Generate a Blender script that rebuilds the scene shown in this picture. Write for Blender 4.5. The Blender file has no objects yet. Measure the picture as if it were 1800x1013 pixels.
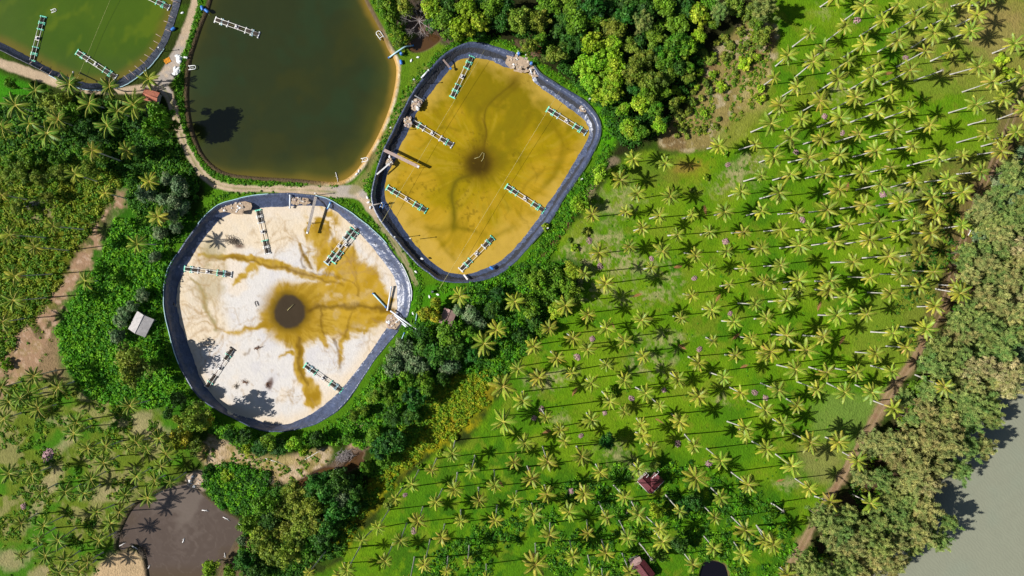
import bpy, math, random
import numpy as np
from mathutils import Vector, Matrix, Euler

random.seed(7)
RNG = np.random.default_rng(11)
SC = bpy.context.scene
COL = SC.collection

# ---------------------------------------------------------------- scale
S = 0.18                      # metres on the ground per photo pixel
HFOV = math.radians(70)
HC = 900 * S / math.tan(HFOV / 2)    # flying height of the drone
SUN_EL = math.radians(41)
SUN_DIR = Vector((-math.cos(math.radians(7)) * math.cos(SUN_EL),
                  -math.sin(math.radians(7)) * math.cos(SUN_EL), math.sin(SUN_EL)))
K = 1.42                      # display / albedo ratio used by A()


def P(px, py, z=0.0):
    k = S * (HC - z) / HC
    return Vector(((px - 900) * k, (506.5 - py) * k, z))


def gp(px, py, z):
    """ground-plane pixel of a point seen at (px, py) that lies at height z"""
    k = (HC - z) / HC
    return (900 + (px - 900) * k, 506.5 + (py - 506.5) * k)


def lin(c):
    c = c / 255.0
    return c / 12.92 if c <= 0.04045 else ((c + 0.055) / 1.055) ** 2.4


def A(r, g, b, k=K):
    return (min(lin(r) / k, 0.85), min(lin(g) / k, 0.85), min(lin(b) / k, 0.85))


# ---------------------------------------------------------------- noise
_T = RNG.random((256, 256))


def vnoise(x, y, seed=0):
    x = np.asarray(x, float) + seed * 17.31
    y = np.asarray(y, float) + seed * 31.77
    xi = np.floor(x).astype(int)
    yi = np.floor(y).astype(int)
    fx = x - xi
    fy = y - yi
    fx = fx * fx * (3 - 2 * fx)
    fy = fy * fy * (3 - 2 * fy)
    a = _T[xi % 256, yi % 256]
    b = _T[(xi + 1) % 256, yi % 256]
    c = _T[xi % 256, (yi + 1) % 256]
    d = _T[(xi + 1) % 256, (yi + 1) % 256]
    return (a * (1 - fx) + b * fx) * (1 - fy) + (c * (1 - fx) + d * fx) * fy


def fbm(x, y, scale, oct=4, seed=0):
    v = 0
    amp = 1
    tot = 0
    x = np.asarray(x) / scale
    y = np.asarray(y) / scale
    for i in range(oct):
        v = v + amp * vnoise(x, y, seed + i)
        tot += amp
        amp *= 0.55
        x = x * 2.03
        y = y * 2.03
    return v / tot


def sstep(a, b, x):
    t = np.clip((x - a) / (b - a), 0, 1)
    return t * t * (3 - 2 * t)


# ---------------------------------------------------------------- curves
def smooth(pts, closed=True, n=6):
    pts = np.array(pts, float)
    N = len(pts)
    out = []
    rng = range(N) if closed else range(N - 1)
    for i in rng:
        if closed:
            p0, p1, p2, p3 = pts[i - 1], pts[i], pts[(i + 1) % N], pts[(i + 2) % N]
        else:
            p0, p1, p2, p3 = pts[max(i - 1, 0)], pts[i], pts[i + 1], pts[min(i + 2, N - 1)]
        for j in range(n):
            t = j / n
            out.append(0.5 * ((2 * p1) + (-p0 + p2) * t + (2 * p0 - 5 * p1 + 4 * p2 - p3) * t * t
                              + (-p0 + 3 * p1 - 3 * p2 + p3) * t ** 3))
    if not closed:
        out.append(pts[-1])
    return np.array(out)


def seg_dist(x, y, pts, closed=False, w=None):
    """distance to a polyline (minus its local half-width if w given)"""
    d = np.full(x.shape, 1e9)
    n = len(pts)
    for i in range(n if closed else n - 1):
        ax, ay = pts[i][0], pts[i][1]
        bx, by = pts[(i + 1) % n][0], pts[(i + 1) % n][1]
        vx, vy = bx - ax, by - ay
        L = vx * vx + vy * vy + 1e-9
        t = np.clip(((x - ax) * vx + (y - ay) * vy) / L, 0, 1)
        dd = np.hypot(x - ax - t * vx, y - ay - t * vy)
        if w is not None:
            dd = dd - (w[i] * (1 - t) + w[(i + 1) % n] * t)
        d = np.minimum(d, dd)
    return d


def inside(x, y, pts):
    r = np.zeros(x.shape, bool)
    n = len(pts)
    j = n - 1
    for i in range(n):
        xi, yi = pts[i][0], pts[i][1]
        xj, yj = pts[j][0], pts[j][1]
        c = ((yi > y) != (yj > y)) & (x < (xj - xi) * (y - yi) / (yj - yi + 1e-12) + xi)
        r ^= c
        j = i
    return r


def sdist(x, y, pts):
    """signed distance to a closed polygon, positive inside; only near values are exact"""
    pts = np.asarray(pts)
    out = np.full(x.shape, -1e6)
    m = 60
    box = (x > pts[:, 0].min() - m) & (x < pts[:, 0].max() + m) & (y > pts[:, 1].min() - m) & (y < pts[:, 1].max() + m)
    xs, ys = x[box], y[box]
    d = seg_dist(xs, ys, pts, True)
    out[box] = np.where(inside(xs, ys, pts), d, -d)
    return out


# ---------------------------------------------------------------- objects
def tag(o, label=None, cat=None, group=None, kind=None):
    if label:
        o['label'] = label
    if cat:
        o['category'] = cat
    if group:
        o['group'] = group
    if kind:
        o['kind'] = kind
    return o


def empty(name, loc, rz=0.0):
    o = bpy.data.objects.new(name, None)
    COL.objects.link(o)
    o.location = loc
    o.rotation_euler = (0, 0, rz)
    o.empty_display_size = 0.3
    return o


def link(name, me, parent=None):
    o = bpy.data.objects.new(name, me)
    COL.objects.link(o)
    if parent is not None:
        o.parent = parent
    return o


def arr_mesh(name, V, F, mat, col=None, smooth_=False):
    """V (n,3) array, F (m,3|4) int array, col (n,3)"""
    V = np.asarray(V, np.float32)
    F = np.asarray(F, np.int32)
    me = bpy.data.meshes.new(name)
    k = F.shape[1]
    me.vertices.add(len(V))
    me.vertices.foreach_set('co', V.ravel())
    me.loops.add(F.size)
    me.loops.foreach_set('vertex_index', F.ravel())
    me.polygons.add(len(F))
    me.polygons.foreach_set('loop_start', np.arange(0, F.size, k, dtype=np.int32))
    me.polygons.foreach_set('loop_total', np.full(len(F), k, np.int32))
    if smooth_:
        me.polygons.foreach_set('use_smooth', np.ones(len(F), bool))
    me.update(calc_edges=True)
    if col is not None:
        at = me.color_attributes.new('Col', 'FLOAT_COLOR', 'POINT')
        c4 = np.ones((len(V), 4), np.float32)
        c4[:, :3] = col
        at.data.foreach_set('color', c4.ravel())
    if mat:
        me.materials.append(mat)
    return me


class MB:
    def __init__(self):
        self.v = []
        self.f = []

    def add(self, vs, fs):
        b = len(self.v)
        self.v += [tuple(p) for p in vs]
        self.f += [tuple(b + i for i in f) for f in fs]
        return self

    def box(self, c, s, rot=None, taper=1.0):
        x, y, z = s[0] / 2, s[1] / 2, s[2] / 2
        vs = [Vector((sx * x * (taper if sz > 0 else 1), sy * y * (taper if sz > 0 else 1), sz * z))
              for sz in (-1, 1) for sy in (-1, 1) for sx in (-1, 1)]
        if rot is not None:
            R = Euler(rot).to_matrix()
            vs = [R @ v for v in vs]
        vs = [v + Vector(c) for v in vs]
        return self.add(vs, [(0, 2, 3, 1), (4, 5, 7, 6), (0, 1, 5, 4), (2, 6, 7, 3), (0, 4, 6, 2), (1, 3, 7, 5)])

    def tube(self, path, r, n=8, cap=True):
        path = [Vector(p) for p in path]
        m = len(path)
        rr = r if isinstance(r, (list, tuple)) else [r] * m
        rings = []
        up = Vector((0, 0, 1))
        for i, p in enumerate(path):
            d = (path[min(i + 1, m - 1)] - path[max(i - 1, 0)]).normalized()
            a = d.cross(up if abs(d.z) < 0.95 else Vector((1, 0, 0))).normalized()
            b = a.cross(d).normalized()
            rings.append([p + a * rr[i] * math.cos(t) + b * rr[i] * math.sin(t)
                          for t in [2 * math.pi * k / n for k in range(n)]])
        vs = [v for r_ in rings for v in r_]
        fs = []
        for i in range(m - 1):
            for k in range(n):
                k2 = (k + 1) % n
                fs.append((i * n + k, (i + 1) * n + k, (i + 1) * n + k2, i * n + k2))
        if cap:
            fs.append(tuple(range(n)))
            fs.append(tuple((m - 1) * n + k for k in reversed(range(n))))
        return self.add(vs, fs)

    def blob(self, c, s, seed=0, amp=0.18, nu=10, nv=7):
        """lumpy rounded body"""
        rnd = random.Random(seed)
        vs = []
        for j in range(nv + 1):
            th = math.pi * j / nv
            for i in range(nu):
                ph = 2 * math.pi * i / nu
                q = 1 + amp * (rnd.random() - 0.5) * 2 * (0 < j < nv)
                vs.append((c[0] + s[0] * q * math.sin(th) * math.cos(ph),
                           c[1] + s[1] * q * math.sin(th) * math.sin(ph), c[2] + s[2] * q * math.cos(th)))
        fs = []
        for j in range(nv):
            for i in range(nu):
                i2 = (i + 1) % nu
                fs.append((j * nu + i, (j + 1) * nu + i, (j + 1) * nu + i2, j * nu + i2))
        return self.add(vs, fs)

    def mesh(self, name, mat, smooth_=False, bevel=0.0):
        me = bpy.data.meshes.new(name)
        me.from_pydata(self.v, [], self.f)
        me.update()
        if mat:
            me.materials.append(mat)
        if smooth_:
            me.polygons.foreach_set('use_smooth', [True] * len(me.polygons))
        return me

    def build(self, name, mat, parent=None, smooth_=False):
        return link(name, self.mesh(name, mat, smooth_), parent)


# ---------------------------------------------------------------- materials
class NT:
    def __init__(self, name):
        self.m = bpy.data.materials.new(name)
        self.m.use_nodes = True
        self.t = self.m.node_tree
        self.t.nodes.clear()

    def n(self, typ, **kw):
        o = self.t.nodes.new(typ)
        for k, v in kw.items():
            if k.startswith('i_'):
                key = k[2:]
                o.inputs[int(key) if key.isdigit() else key].default_value = v
            else:
                setattr(o, k, v)
        return o

    def l(self, a, b):
        self.t.links.new(a, b)


def surf(name, base=None, attr=False, rough=0.8, spec=0.3, var=0.25, vscale=1.5, bump=0.3, bscale=4.0,
         bdist=0.1, wave=None, objrand=0.0, transl=0.0, coord='Object', metallic=0.0, detail=4.0, var2=0.0, v2scale=0.2):
    t = NT(name)
    out = t.n('ShaderNodeOutputMaterial')
    bs = t.n('ShaderNodeBsdfPrincipled')
    bs.inputs['Roughness'].default_value = rough
    bs.inputs['Specular IOR Level'].default_value = spec
    bs.inputs['Metallic'].default_value = metallic
    tc = t.n('ShaderNodeTexCoord')
    if attr:
        at = t.n('ShaderNodeVertexColor', layer_name='Col')
        colsock = at.outputs['Color']
    else:
        rgb = t.n('ShaderNodeRGB')
        rgb.outputs[0].default_value = (*base, 1)
        colsock = rgb.outputs[0]

    def mult(sock, fac_sock):
        mx = t.n('ShaderNodeVectorMath', operation='MULTIPLY')
        cb = t.n('ShaderNodeCombineXYZ')
        for i in range(3):
            t.l(fac_sock, cb.inputs[i])
        t.l(sock, mx.inputs[0])
        t.l(cb.outputs[0], mx.inputs[1])
        return mx.outputs[0]

    for vv, vs in ((var, vscale), (var2, v2scale)):
        if vv:
            nz = t.n('ShaderNodeTexNoise')
            nz.inputs['Scale'].default_value = vs
            nz.inputs['Detail'].default_value = detail
            nz.inputs['Roughness'].default_value = 0.65
            t.l(tc.outputs[coord], nz.inputs['Vector'])
            mr = t.n('ShaderNodeMapRange')
            mr.inputs[1].default_value = 0.25
            mr.inputs[2].default_value = 0.75
            mr.inputs[3].default_value = 1 - vv
            mr.inputs[4].default_value = 1 + vv
            t.l(nz.outputs['Fac'], mr.inputs[0])
            colsock = mult(colsock, mr.outputs[0])
    if objrand:
        oi = t.n('ShaderNodeObjectInfo')
        hs = t.n('ShaderNodeHueSaturation')
        m1 = t.n('ShaderNodeMapRange')
        m1.inputs[3].default_value = 0.5 - 0.018
        m1.inputs[4].default_value = 0.5 + 0.018
        t.l(oi.outputs['Random'], m1.inputs[0])
        t.l(m1.outputs[0], hs.inputs['Hue'])
        m2 = t.n('ShaderNodeMath', operation='MULTIPLY')
        m2.inputs[1].default_value = 7.77
        fr = t.n('ShaderNodeMath', operation='FRACT')
        t.l(oi.outputs['Random'], m2.inputs[0])
        t.l(m2.outputs[0], fr.inputs[0])
        m3 = t.n('ShaderNodeMapRange')
        m3.inputs[3].default_value = 1 - objrand
        m3.inputs[4].default_value = 1 + objrand
        t.l(fr.outputs[0], m3.inputs[0])
        t.l(m3.outputs[0], hs.inputs['Value'])
        t.l(colsock, hs.inputs['Color'])
        colsock = hs.outputs['Color']
    t.l(colsock, bs.inputs['Base Color'])
    hsock = None
    if bump:
        nb = t.n('ShaderNodeTexNoise')
        nb.inputs['Scale'].default_value = bscale
        nb.inputs['Detail'].default_value = 3.0
        t.l(tc.outputs[coord], nb.inputs['Vector'])
        hsock = nb.outputs['Fac']
        if wave:
            wv = t.n('ShaderNodeTexWave', wave_type='BANDS', bands_direction=wave[0])
            wv.inputs['Scale'].default_value = wave[1]
            wv.inputs['Distortion'].default_value = wave[2]
            t.l(tc.outputs[coord], wv.inputs['Vector'])
            ad = t.n('ShaderNodeMath', operation='ADD')
            t.l(hsock, ad.inputs[0])
            t.l(wv.outputs['Fac'], ad.inputs[1])
            hsock = ad.outputs[0]
        bp = t.n('ShaderNodeBump')
        bp.inputs['Strength'].default_value = bump
        bp.inputs['Distance'].default_value = bdist
        t.l(hsock, bp.inputs['Height'])
        t.l(bp.outputs[0], bs.inputs['Normal'])
    if transl:
        tr = t.n('ShaderNodeBsdfTranslucent')
        t.l(colsock, tr.inputs['Color'])
        mx = t.n('ShaderNodeMixShader')
        mx.inputs[0].default_value = transl
        t.l(bs.outputs[0], mx.inputs[1])
        t.l(tr.outputs[0], mx.inputs[2])
        t.l(mx.outputs[0], out.inputs[0])
    else:
        t.l(bs.outputs[0], out.inputs[0])
    return t.m


M = {}
M['ground'] = surf('ground_soil_and_grass', attr=True, rough=0.95, spec=0.1, var=0.24, vscale=0.9, bump=0.7, bscale=1.8, bdist=0.45, detail=6, var2=0.14, v2scale=0.12)
M['dirt'] = surf('dirt', attr=True, rough=0.95, spec=0.1, var=0.16, vscale=0.8, bump=0.5, bscale=2.5, bdist=0.25, detail=6)
M['mud'] = surf('pond_sand', attr=True, rough=0.85, spec=0.2, var=0.07, vscale=0.7, bump=0.35, bscale=1.5, bdist=0.25, detail=6)
M['water'] = surf('pond_water', attr=True, rough=0.12, spec=0.5, var=0.05, vscale=0.25, bump=0.06, bscale=2.0, bdist=0.05)
M['wet'] = surf('shallow_water', attr=True, rough=0.22, spec=0.18, var=0.07, vscale=0.25, bump=0.05, bscale=2.0, bdist=0.05, detail=7)
M['sea'] = surf('sea_water', attr=True, rough=0.3, spec=0.35, var=0.035, vscale=0.4, bump=0.10, bscale=0.6, bdist=0.2, wave=('DIAGONAL', 0.45, 9.0))
M['liner'] = surf('black_liner', base=(0.052, 0.068, 0.122), rough=0.38, spec=0.65, var=0.5, vscale=0.5, bump=0.5, bscale=1.3, bdist=0.35, detail=7)  # blue sky tint and pale highlights painted into the base colour and its noise
M['needle'] = surf('casuarina_needle', attr=True, rough=0.7, spec=0.15, var=0, bump=0, objrand=0.12, transl=0.35)
M['linernew'] = surf('new_black_liner', base=(0.020, 0.025, 0.042), rough=0.45, spec=0.5, var=0.35, vscale=0.5, bump=0.5, bscale=1.3, bdist=0.35, detail=7)
M['leaf'] = surf('leaf', attr=True, rough=0.6, spec=0.25, var=0, bump=0, objrand=0.18, transl=0.2)
M['cover'] = surf('undergrowth_leaf', attr=True, rough=0.65, spec=0.2, var=0, bump=0, transl=0.25)
M['frond'] = surf('palm_frond', attr=True, rough=0.5, spec=0.35, var=0, bump=0, objrand=0.16, transl=0.12)
M['palmbark'] = surf('palm_bark', base=(0.50, 0.47, 0.44), rough=0.9, spec=0.1, var=0.25, vscale=2.5, bump=0.4, bscale=6, wave=('Z', 2.0, 1.0), objrand=0.12)
M['bark'] = surf('bark', base=(0.16, 0.13, 0.10), rough=0.95, spec=0.1, var=0.3, vscale=2.5, bump=0.6, bscale=6)
M['deadwood'] = surf('dead_wood', base=(0.30, 0.26, 0.25), rough=0.95, spec=0.1, var=0.3, vscale=2.5, bump=0.5, bscale=8)
M['wood'] = surf('weathered_wood', base=(0.36, 0.32, 0.29), rough=0.9, spec=0.15, var=0.3, vscale=3, bump=0.5, bscale=9, wave=('X', 4, 3))
M['plank'] = surf('reddish_plank', base=(0.42, 0.31, 0.27), rough=0.9, spec=0.15, var=0.25, vscale=3, bump=0.5, bscale=9)
M['teal'] = surf('teal_plastic', base=A(120, 228, 195, 1.1), rough=0.45, spec=0.4, var=0.15, vscale=3, bump=0.1, bscale=8)
M['white'] = surf('white_plastic', base=(0.70, 0.71, 0.70), rough=0.45, spec=0.4, var=0.12, vscale=3, bump=0.1, bscale=8)
M['paddle'] = surf('dark_paddle', base=(0.075, 0.058, 0.045), rough=0.6, spec=0.3, var=0.4, vscale=6, bump=0.3, bscale=8)
M['rail'] = surf('pale_rail', base=(0.72, 0.69, 0.63), rough=0.5, spec=0.4, var=0.15, vscale=4, bump=0.1, bscale=8)
M['rust'] = surf('rusty_steel', base=(0.20, 0.11, 0.07), rough=0.8, spec=0.3, var=0.4, vscale=4, bump=0.3, bscale=12)
M['motor'] = surf('grey_motor', base=(0.16, 0.13, 0.17), rough=0.5, spec=0.5, var=0.3, vscale=6, bump=0.1, bscale=12)
M['blue'] = surf('blue_plastic', base=(0.03, 0.16, 0.50), rough=0.45, spec=0.4, var=0.2, vscale=4, bump=0.1, bscale=9)
M['cyan'] = surf('pale_blue_pipe', base=(0.40, 0.60, 0.66), rough=0.45, spec=0.4, var=0.25, vscale=0.6, bump=0.1, bscale=9)
M['pvc'] = surf('pvc_pipe', base=(0.66, 0.69, 0.72), rough=0.4, spec=0.4, var=0.18, vscale=1.2, bump=0.1, bscale=9)
M['roofred'] = surf('maroon_roof', base=(0.115, 0.020, 0.026), rough=0.55, spec=0.4, var=0.25, vscale=1.2, bump=0.5, bscale=5, wave=('X', 3.0, 0.3), bdist=0.08)
M['roofgrey'] = surf('grey_roof', base=(0.46, 0.43, 0.42), rough=0.7, spec=0.3, var=0.22, vscale=0.9, bump=0.5, bscale=5, wave=('X', 2.4, 0.2), bdist=0.08)
M['roofpink'] = surf('faded_pink_roof', base=A(200, 125, 100), rough=0.75, spec=0.2, var=0.25, vscale=1.2, bump=0.5, bscale=5, wave=('X', 2.4, 0.2), bdist=0.08)
M['roofmauve'] = surf('mauve_roof', base=A(190, 155, 148), rough=0.75, spec=0.2, var=0.25, vscale=1.2, bump=0.5, bscale=5, wave=('X', 2.4, 0.2), bdist=0.08)
M['wall'] = surf('hut_wall', base=(0.38, 0.35, 0.31), rough=0.9, spec=0.1, var=0.25, vscale=1.5, bump=0.3, bscale=6)
M['trim'] = surf('white_trim', base=(0.68, 0.66, 0.64), rough=0.6, spec=0.2, var=0.12, vscale=2, bump=0.1, bscale=6)
M['dark'] = surf('dark_opening', base=(0.03, 0.028, 0.028), rough=0.8, spec=0.2, var=0.3, vscale=2, bump=0.1, bscale=6)
M['stone'] = surf('pale_stone', base=(0.50, 0.42, 0.34), rough=0.9, spec=0.1, var=0.25, vscale=1.5, bump=0.6, bscale=5)
M['husk'] = surf('dry_husk', base=A(198, 160, 160), rough=0.95, spec=0.1, var=0.35, vscale=3, bump=0.4, bscale=6, objrand=0.2)
M['sack'] = surf('white_sack', base=(0.74, 0.74, 0.73), rough=0.7, spec=0.2, var=0.12, vscale=3, bump=0.4, bscale=5)
M['orange'] = surf('orange_cloth', base=A(225, 150, 50), rough=0.9, spec=0.1, var=0.3, vscale=2, bump=0.5, bscale=4)
M['rope'] = surf('pale_rope', base=A(225, 215, 150), rough=0.9, spec=0.1, var=0.1, vscale=2, bump=0.1, bscale=9)
M['hose'] = surf('dark_hose', base=(0.05, 0.07, 0.06), rough=0.6, spec=0.3, var=0.2, vscale=2, bump=0.1, bscale=9)
M['brownfrond'] = surf('dry_frond', base=A(178, 130, 84), rough=0.9, spec=0.1, var=0.25, vscale=3, bump=0.2, bscale=6)
M['soil'] = surf('bare_soil', base=A(196, 172, 146), rough=0.95, spec=0.1, var=0.35, vscale=1.5, bump=0.6, bscale=4)
# ---------------------------------------------------------------- outlines (photo pixels)
Z_TL, Z_DARK, Z_YEL, Z_WHT, Z_MURK = -1.3, -0.7, -2.5, -2.8, -0.8
TL_OUT = [(330, -90), (322, -30), (318, 0), (306, 42), (291, 80), (268, 112), (238, 138), (214, 152), (180, 158), (150, 157), (118, 147), (80, 128), (40, 108), (10, 93), (-20, 80), (-90, 50), (-90, -90)]
TL_IN = [(318, -90), (310, -30), (306, 0), (296, 36), (281, 74), (257, 106), (230, 128), (208, 141), (178, 147), (152, 146), (118, 135), (82, 118), (45, 98), (15, 82), (-20, 66), (-90, 36), (-90, -90)]
DARK_OUT = [(372, -70), (370, -20), (364, 10), (350, 45), (340, 75), (331, 105), (327, 140), (326, 175), (331, 215), (340, 245), (354, 275), (376, 297), (402, 309), (450, 315), (520, 319), (570, 324), (602, 322), (628, 304), (652, 270), (674, 228), (692, 180), (701, 132), (698, 105), (685, 82), (674, 55), (657, 22), (642, -10), (630, -70)]
YEL_OUT = [(675, 262), (682, 248), (707, 197), (727, 160), (758, 120), (784, 94), (812, 79), (840, 75), (875, 84), (905, 94), (935, 110), (952, 130), (1000, 160), (1031, 180), (1050, 205), (1056, 228), (1050, 253), (1025, 300), (992, 347), (965, 392), (930, 434), (900, 466), (870, 486), (825, 497), (775, 494), (752, 479), (732, 463), (700, 427), (675, 396), (658, 368), (653, 342), (661, 303)]
YEL_IN = [(703, 256), (712, 240), (732, 200), (750, 173), (782, 132), (803, 108), (825, 101), (860, 106), (890, 118), (906, 121), (932, 127), (940, 146), (975, 171), (1007, 195), (1030, 214), (1036, 234), (1028, 256), (1000, 302), (962, 361), (937, 398), (900, 441), (874, 463), (826, 481), (788, 479), (761, 463), (740, 442), (715, 412), (691, 374), (676, 345), (680, 308), (694, 283)]
WHT_OUT = [(450, 344), (507, 340), (560, 346), (590, 358), (625, 380), (662, 411), (690, 444), (710, 473), (721, 503), (723, 525), (716, 556), (697, 586), (663, 627), (631, 676), (600, 716), (563, 741), (518, 756), (483, 759), (450, 754), (413, 737), (376, 718), (343, 690), (317, 646), (300, 594), (289, 545), (288, 506), (291, 487), (300, 464), (325, 427), (355, 386), (384, 361), (420, 350)]
WHT_IN = [(450, 367), (507, 362), (550, 362), (585, 368), (608, 386), (636, 413), (658, 438), (680, 467), (695, 493), (699, 521), (697, 549), (677, 581), (650, 621), (620, 661), (590, 696), (550, 727), (513, 744), (483, 747), (450, 739), (402, 722), (371, 692), (351, 665), (336, 621), (316, 569), (311, 530), (312, 505), (324, 475), (345, 438), (370, 404), (392, 382), (424, 370)]
MURK = [(317, 851), (335, 850), (357, 871), (388, 897), (423, 919), (428, 935), (413, 955), (401, 977), (385, 995), (372, 1013), (362, 1060), (290, 1075), (262, 1030), (256, 1000), (250, 975), (236, 961), (214, 972), (203, 962), (211, 930), (232, 892), (262, 872), (290, 858)]
CREEK = [(578, 838), (596, 826), (612, 812), (630, 797), (640, 796), (636, 806), (640, 814), (626, 822), (606, 832), (590, 842)]
CREEK2 = [(578, 838), (560, 838), (542, 848), (527, 856), (520, 850), (540, 838), (560, 826), (582, 822), (592, 828)]
PUDDLE = [(716, 78), (735, 62), (755, 56), (775, 66), (762, 80), (742, 90), (724, 90)]
PUDDLE2 = [(938, 82), (950, 74), (966, 80), (968, 92), (950, 96)]
PIT = [(1236, 995), (1250, 987), (1268, 990), (1279, 1000), (1280, 1030), (1232, 1030)]
SEA = [(1900, 640), (1800, 655), (1760, 690), (1722, 735), (1690, 790), (1655, 850), (1632, 905), (1600, 950), (1565, 985), (1530, 1020), (1470, 1090), (1440, 1400), (1300, 9000), (9000, 9000), (9000, 500), (2300, 560)]
for _n in ('TL_OUT', 'TL_IN', 'DARK_OUT', 'YEL_OUT', 'YEL_IN', 'WHT_OUT', 'WHT_IN', 'MURK', 'CREEK', 'CREEK2', 'PUDDLE', 'PUDDLE2', 'PIT'):
    globals()[_n] = smooth(globals()[_n], True, 4)
SEA = np.array(SEA, float)


def floor_poly(poly, z):
    return np.array([gp(x, y, z) for x, y in poly])


# ---------------------------------------------------------------- the ground grid
def axis(lo, hi, step, far):
    a = np.arange(lo, hi + 0.1, step)
    g = [step]
    while sum(g) < far:
        g.append(g[-1] * 1.35)
    g = np.cumsum(g)
    return np.concatenate([lo - g[::-1], a, hi + g])


gx = axis(-50, 1850, 2.0, 9000)
gy = axis(-40, 1053, 2.0, 9000)
PX, PY = np.meshgrid(gx, gy)
NX, NY = len(gx), len(gy)
Zg = (fbm(PX, PY, 60, 3, 3) - 0.5) * 0.5
N1 = fbm(PX, PY, 14, 4, 1) - 0.5          # small wobble
N2 = fbm(PX, PY, 55, 4, 2) - 0.5          # patches
N3 = fbm(PX, PY, 5, 3, 5) - 0.5           # fine
C = np.zeros(PX.shape + (3,))


def blend(mask, col, amt=1.0):
    m = (np.clip(mask, 0, 1) * amt)[..., None]
    C[:] = C * (1 - m) + np.array(col) * m


def zone(pts, soft=10, namp=16, sm=True):
    p = smooth(pts, True, 4) if sm else np.array(pts, float)
    d = sdist(PX, PY, p) + namp * 2 * N1 + namp * N2
    return sstep(-soft, soft, d)


def lmask(pts, w, soft=3, namp=4, sm=True):
    p = np.array([(a[0], a[1]) for a in pts], float)
    ww = w if isinstance(w, (list, tuple)) else [w] * len(p)
    if sm:
        q = smooth([(a[0], a[1], b) for a, b in zip(p, ww)], False, 4)
        p, ww = q[:, :2], list(q[:, 2])
    bx = (PX > p[:, 0].min() - 80) & (PX < p[:, 0].max() + 80) & (PY > p[:, 1].min() - 80) & (PY < p[:, 1].max() + 80)
    out = np.zeros(PX.shape)
    d = seg_dist(PX[bx], PY[bx], p, False, ww) + namp * 2 * N1[bx]
    out[bx] = 1 - sstep(-soft, soft, d)
    return out


def blot(x, y, rx, ry, ang=0, soft=0.5, namp=0.8):
    c, s = math.cos(math.radians(ang)), math.sin(math.radians(ang))
    u = ((PX - x) * c + (PY - y) * s) / rx
    v = (-(PX - x) * s + (PY - y) * c) / ry
    return 1 - sstep(1 - soft, 1 + soft, np.hypot(u, v) + namp * 2 * N1 + namp * N2)


# albedo palette
G_BRIGHT = A(97, 139, 8)
G_LIME = A(123, 152, 26)
G_DEEP = A(38, 88, 6)
G_YEL = A(150, 150, 22)
DRYG = A(158, 150, 92)
TAN = A(178, 150, 108)
BROWN = A(135, 104, 76)
DKBR = A(70, 58, 38)
SOILG = A(52, 66, 18)
SANDP = A(196, 172, 140)

C[:] = np.array(SOILG)
blend(sstep(0.0, 0.12, N2), A(62, 92, 14), 0.8)
# ---- grove
GROVE = [(1405, -40), (1900, -40), (1900, 180), (1800, 210), (1760, 260), (1712, 330), (1690, 400), (1655, 470), (1640, 550), (1600, 620), (1560, 700), (1500, 780), (1455, 880), (1400, 970), (1350, 1060), (560, 1060), (600, 985), (660, 920), (700, 860), (760, 800), (830, 770), (870, 700), (905, 650), (935, 600), (985, 545), (1020, 500), (965, 470), (1000, 405), (1060, 330), (1110, 275), (1200, 270), (1290, 245), (1335, 200), (1350, 130)]
mg = zone(GROVE, 8, 10)
blend(mg, G_BRIGHT)
blend(mg * sstep(0.0, 0.16, N2), G_LIME, 0.55)
blend(mg * sstep(0.02, 0.16, -N2), A(68, 120, 5), 0.65)
blend(mg * sstep(0.05, 0.2, fbm(PX, PY, 24, 4, 9) - 0.5), A(128, 140, 38), 0.55)
# lusher, shrubby lower part
lush = zone([(760, 830), (900, 780), (1010, 830), (1100, 770), (1230, 830), (1330, 850), (1400, 900), (1350, 1060), (720, 1060)], 30, 30)
blend(lush * sstep(-0.1, 0.15, N2 + N1), A(50, 104, 8), 0.8)
# upper right, dry
blend(zone([(1640, -40), (1900, -40), (1900, 230), (1790, 250), (1735, 200), (1690, 160), (1620, 150), (1590, 90)], 25, 26), A(150, 142, 66), 0.8)
blend(mg * zone([(1640, -40), (1900, -40), (1900, 230), (1790, 250), (1735, 200), (1690, 160), (1620, 150), (1590, 90)], 25, 26) * sstep(-.06, .1, N2 + .6 * N1), A(104, 140, 24), .75)
blend(zone([(1690, 20), (1790, 10), (1800, 80), (1720, 95)], 20, 20), A(160, 138, 84), 0.7)
blend(zone([(1700, 120), (1800, 150), (1800, 190), (1700, 165)], 20, 18), A(122, 140, 40), 0.7)
# strip beside the coastal road
blend(zone([(1640, 300), (1720, 280), (1730, 350), (1690, 430), (1650, 470), (1640, 560), (1600, 600), (1585, 540), (1610, 440), (1610, 360)], 22, 26), A(118, 112, 52), 0.85)
blend(zone([(1530, 520), (1620, 520), (1640, 570), (1590, 640), (1510, 640), (1500, 570)], 24, 24), A(120, 140, 40), 0.7)
blend(zone([(1450, 690), (1545, 690), (1540, 740), (1490, 790), (1430, 760)], 20, 20), A(116, 142, 60), 0.8)
blend(zone([(1420, 780), (1475, 790), (1460, 850), (1405, 830)], 18, 16), A(140, 140, 76), 0.8)
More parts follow.
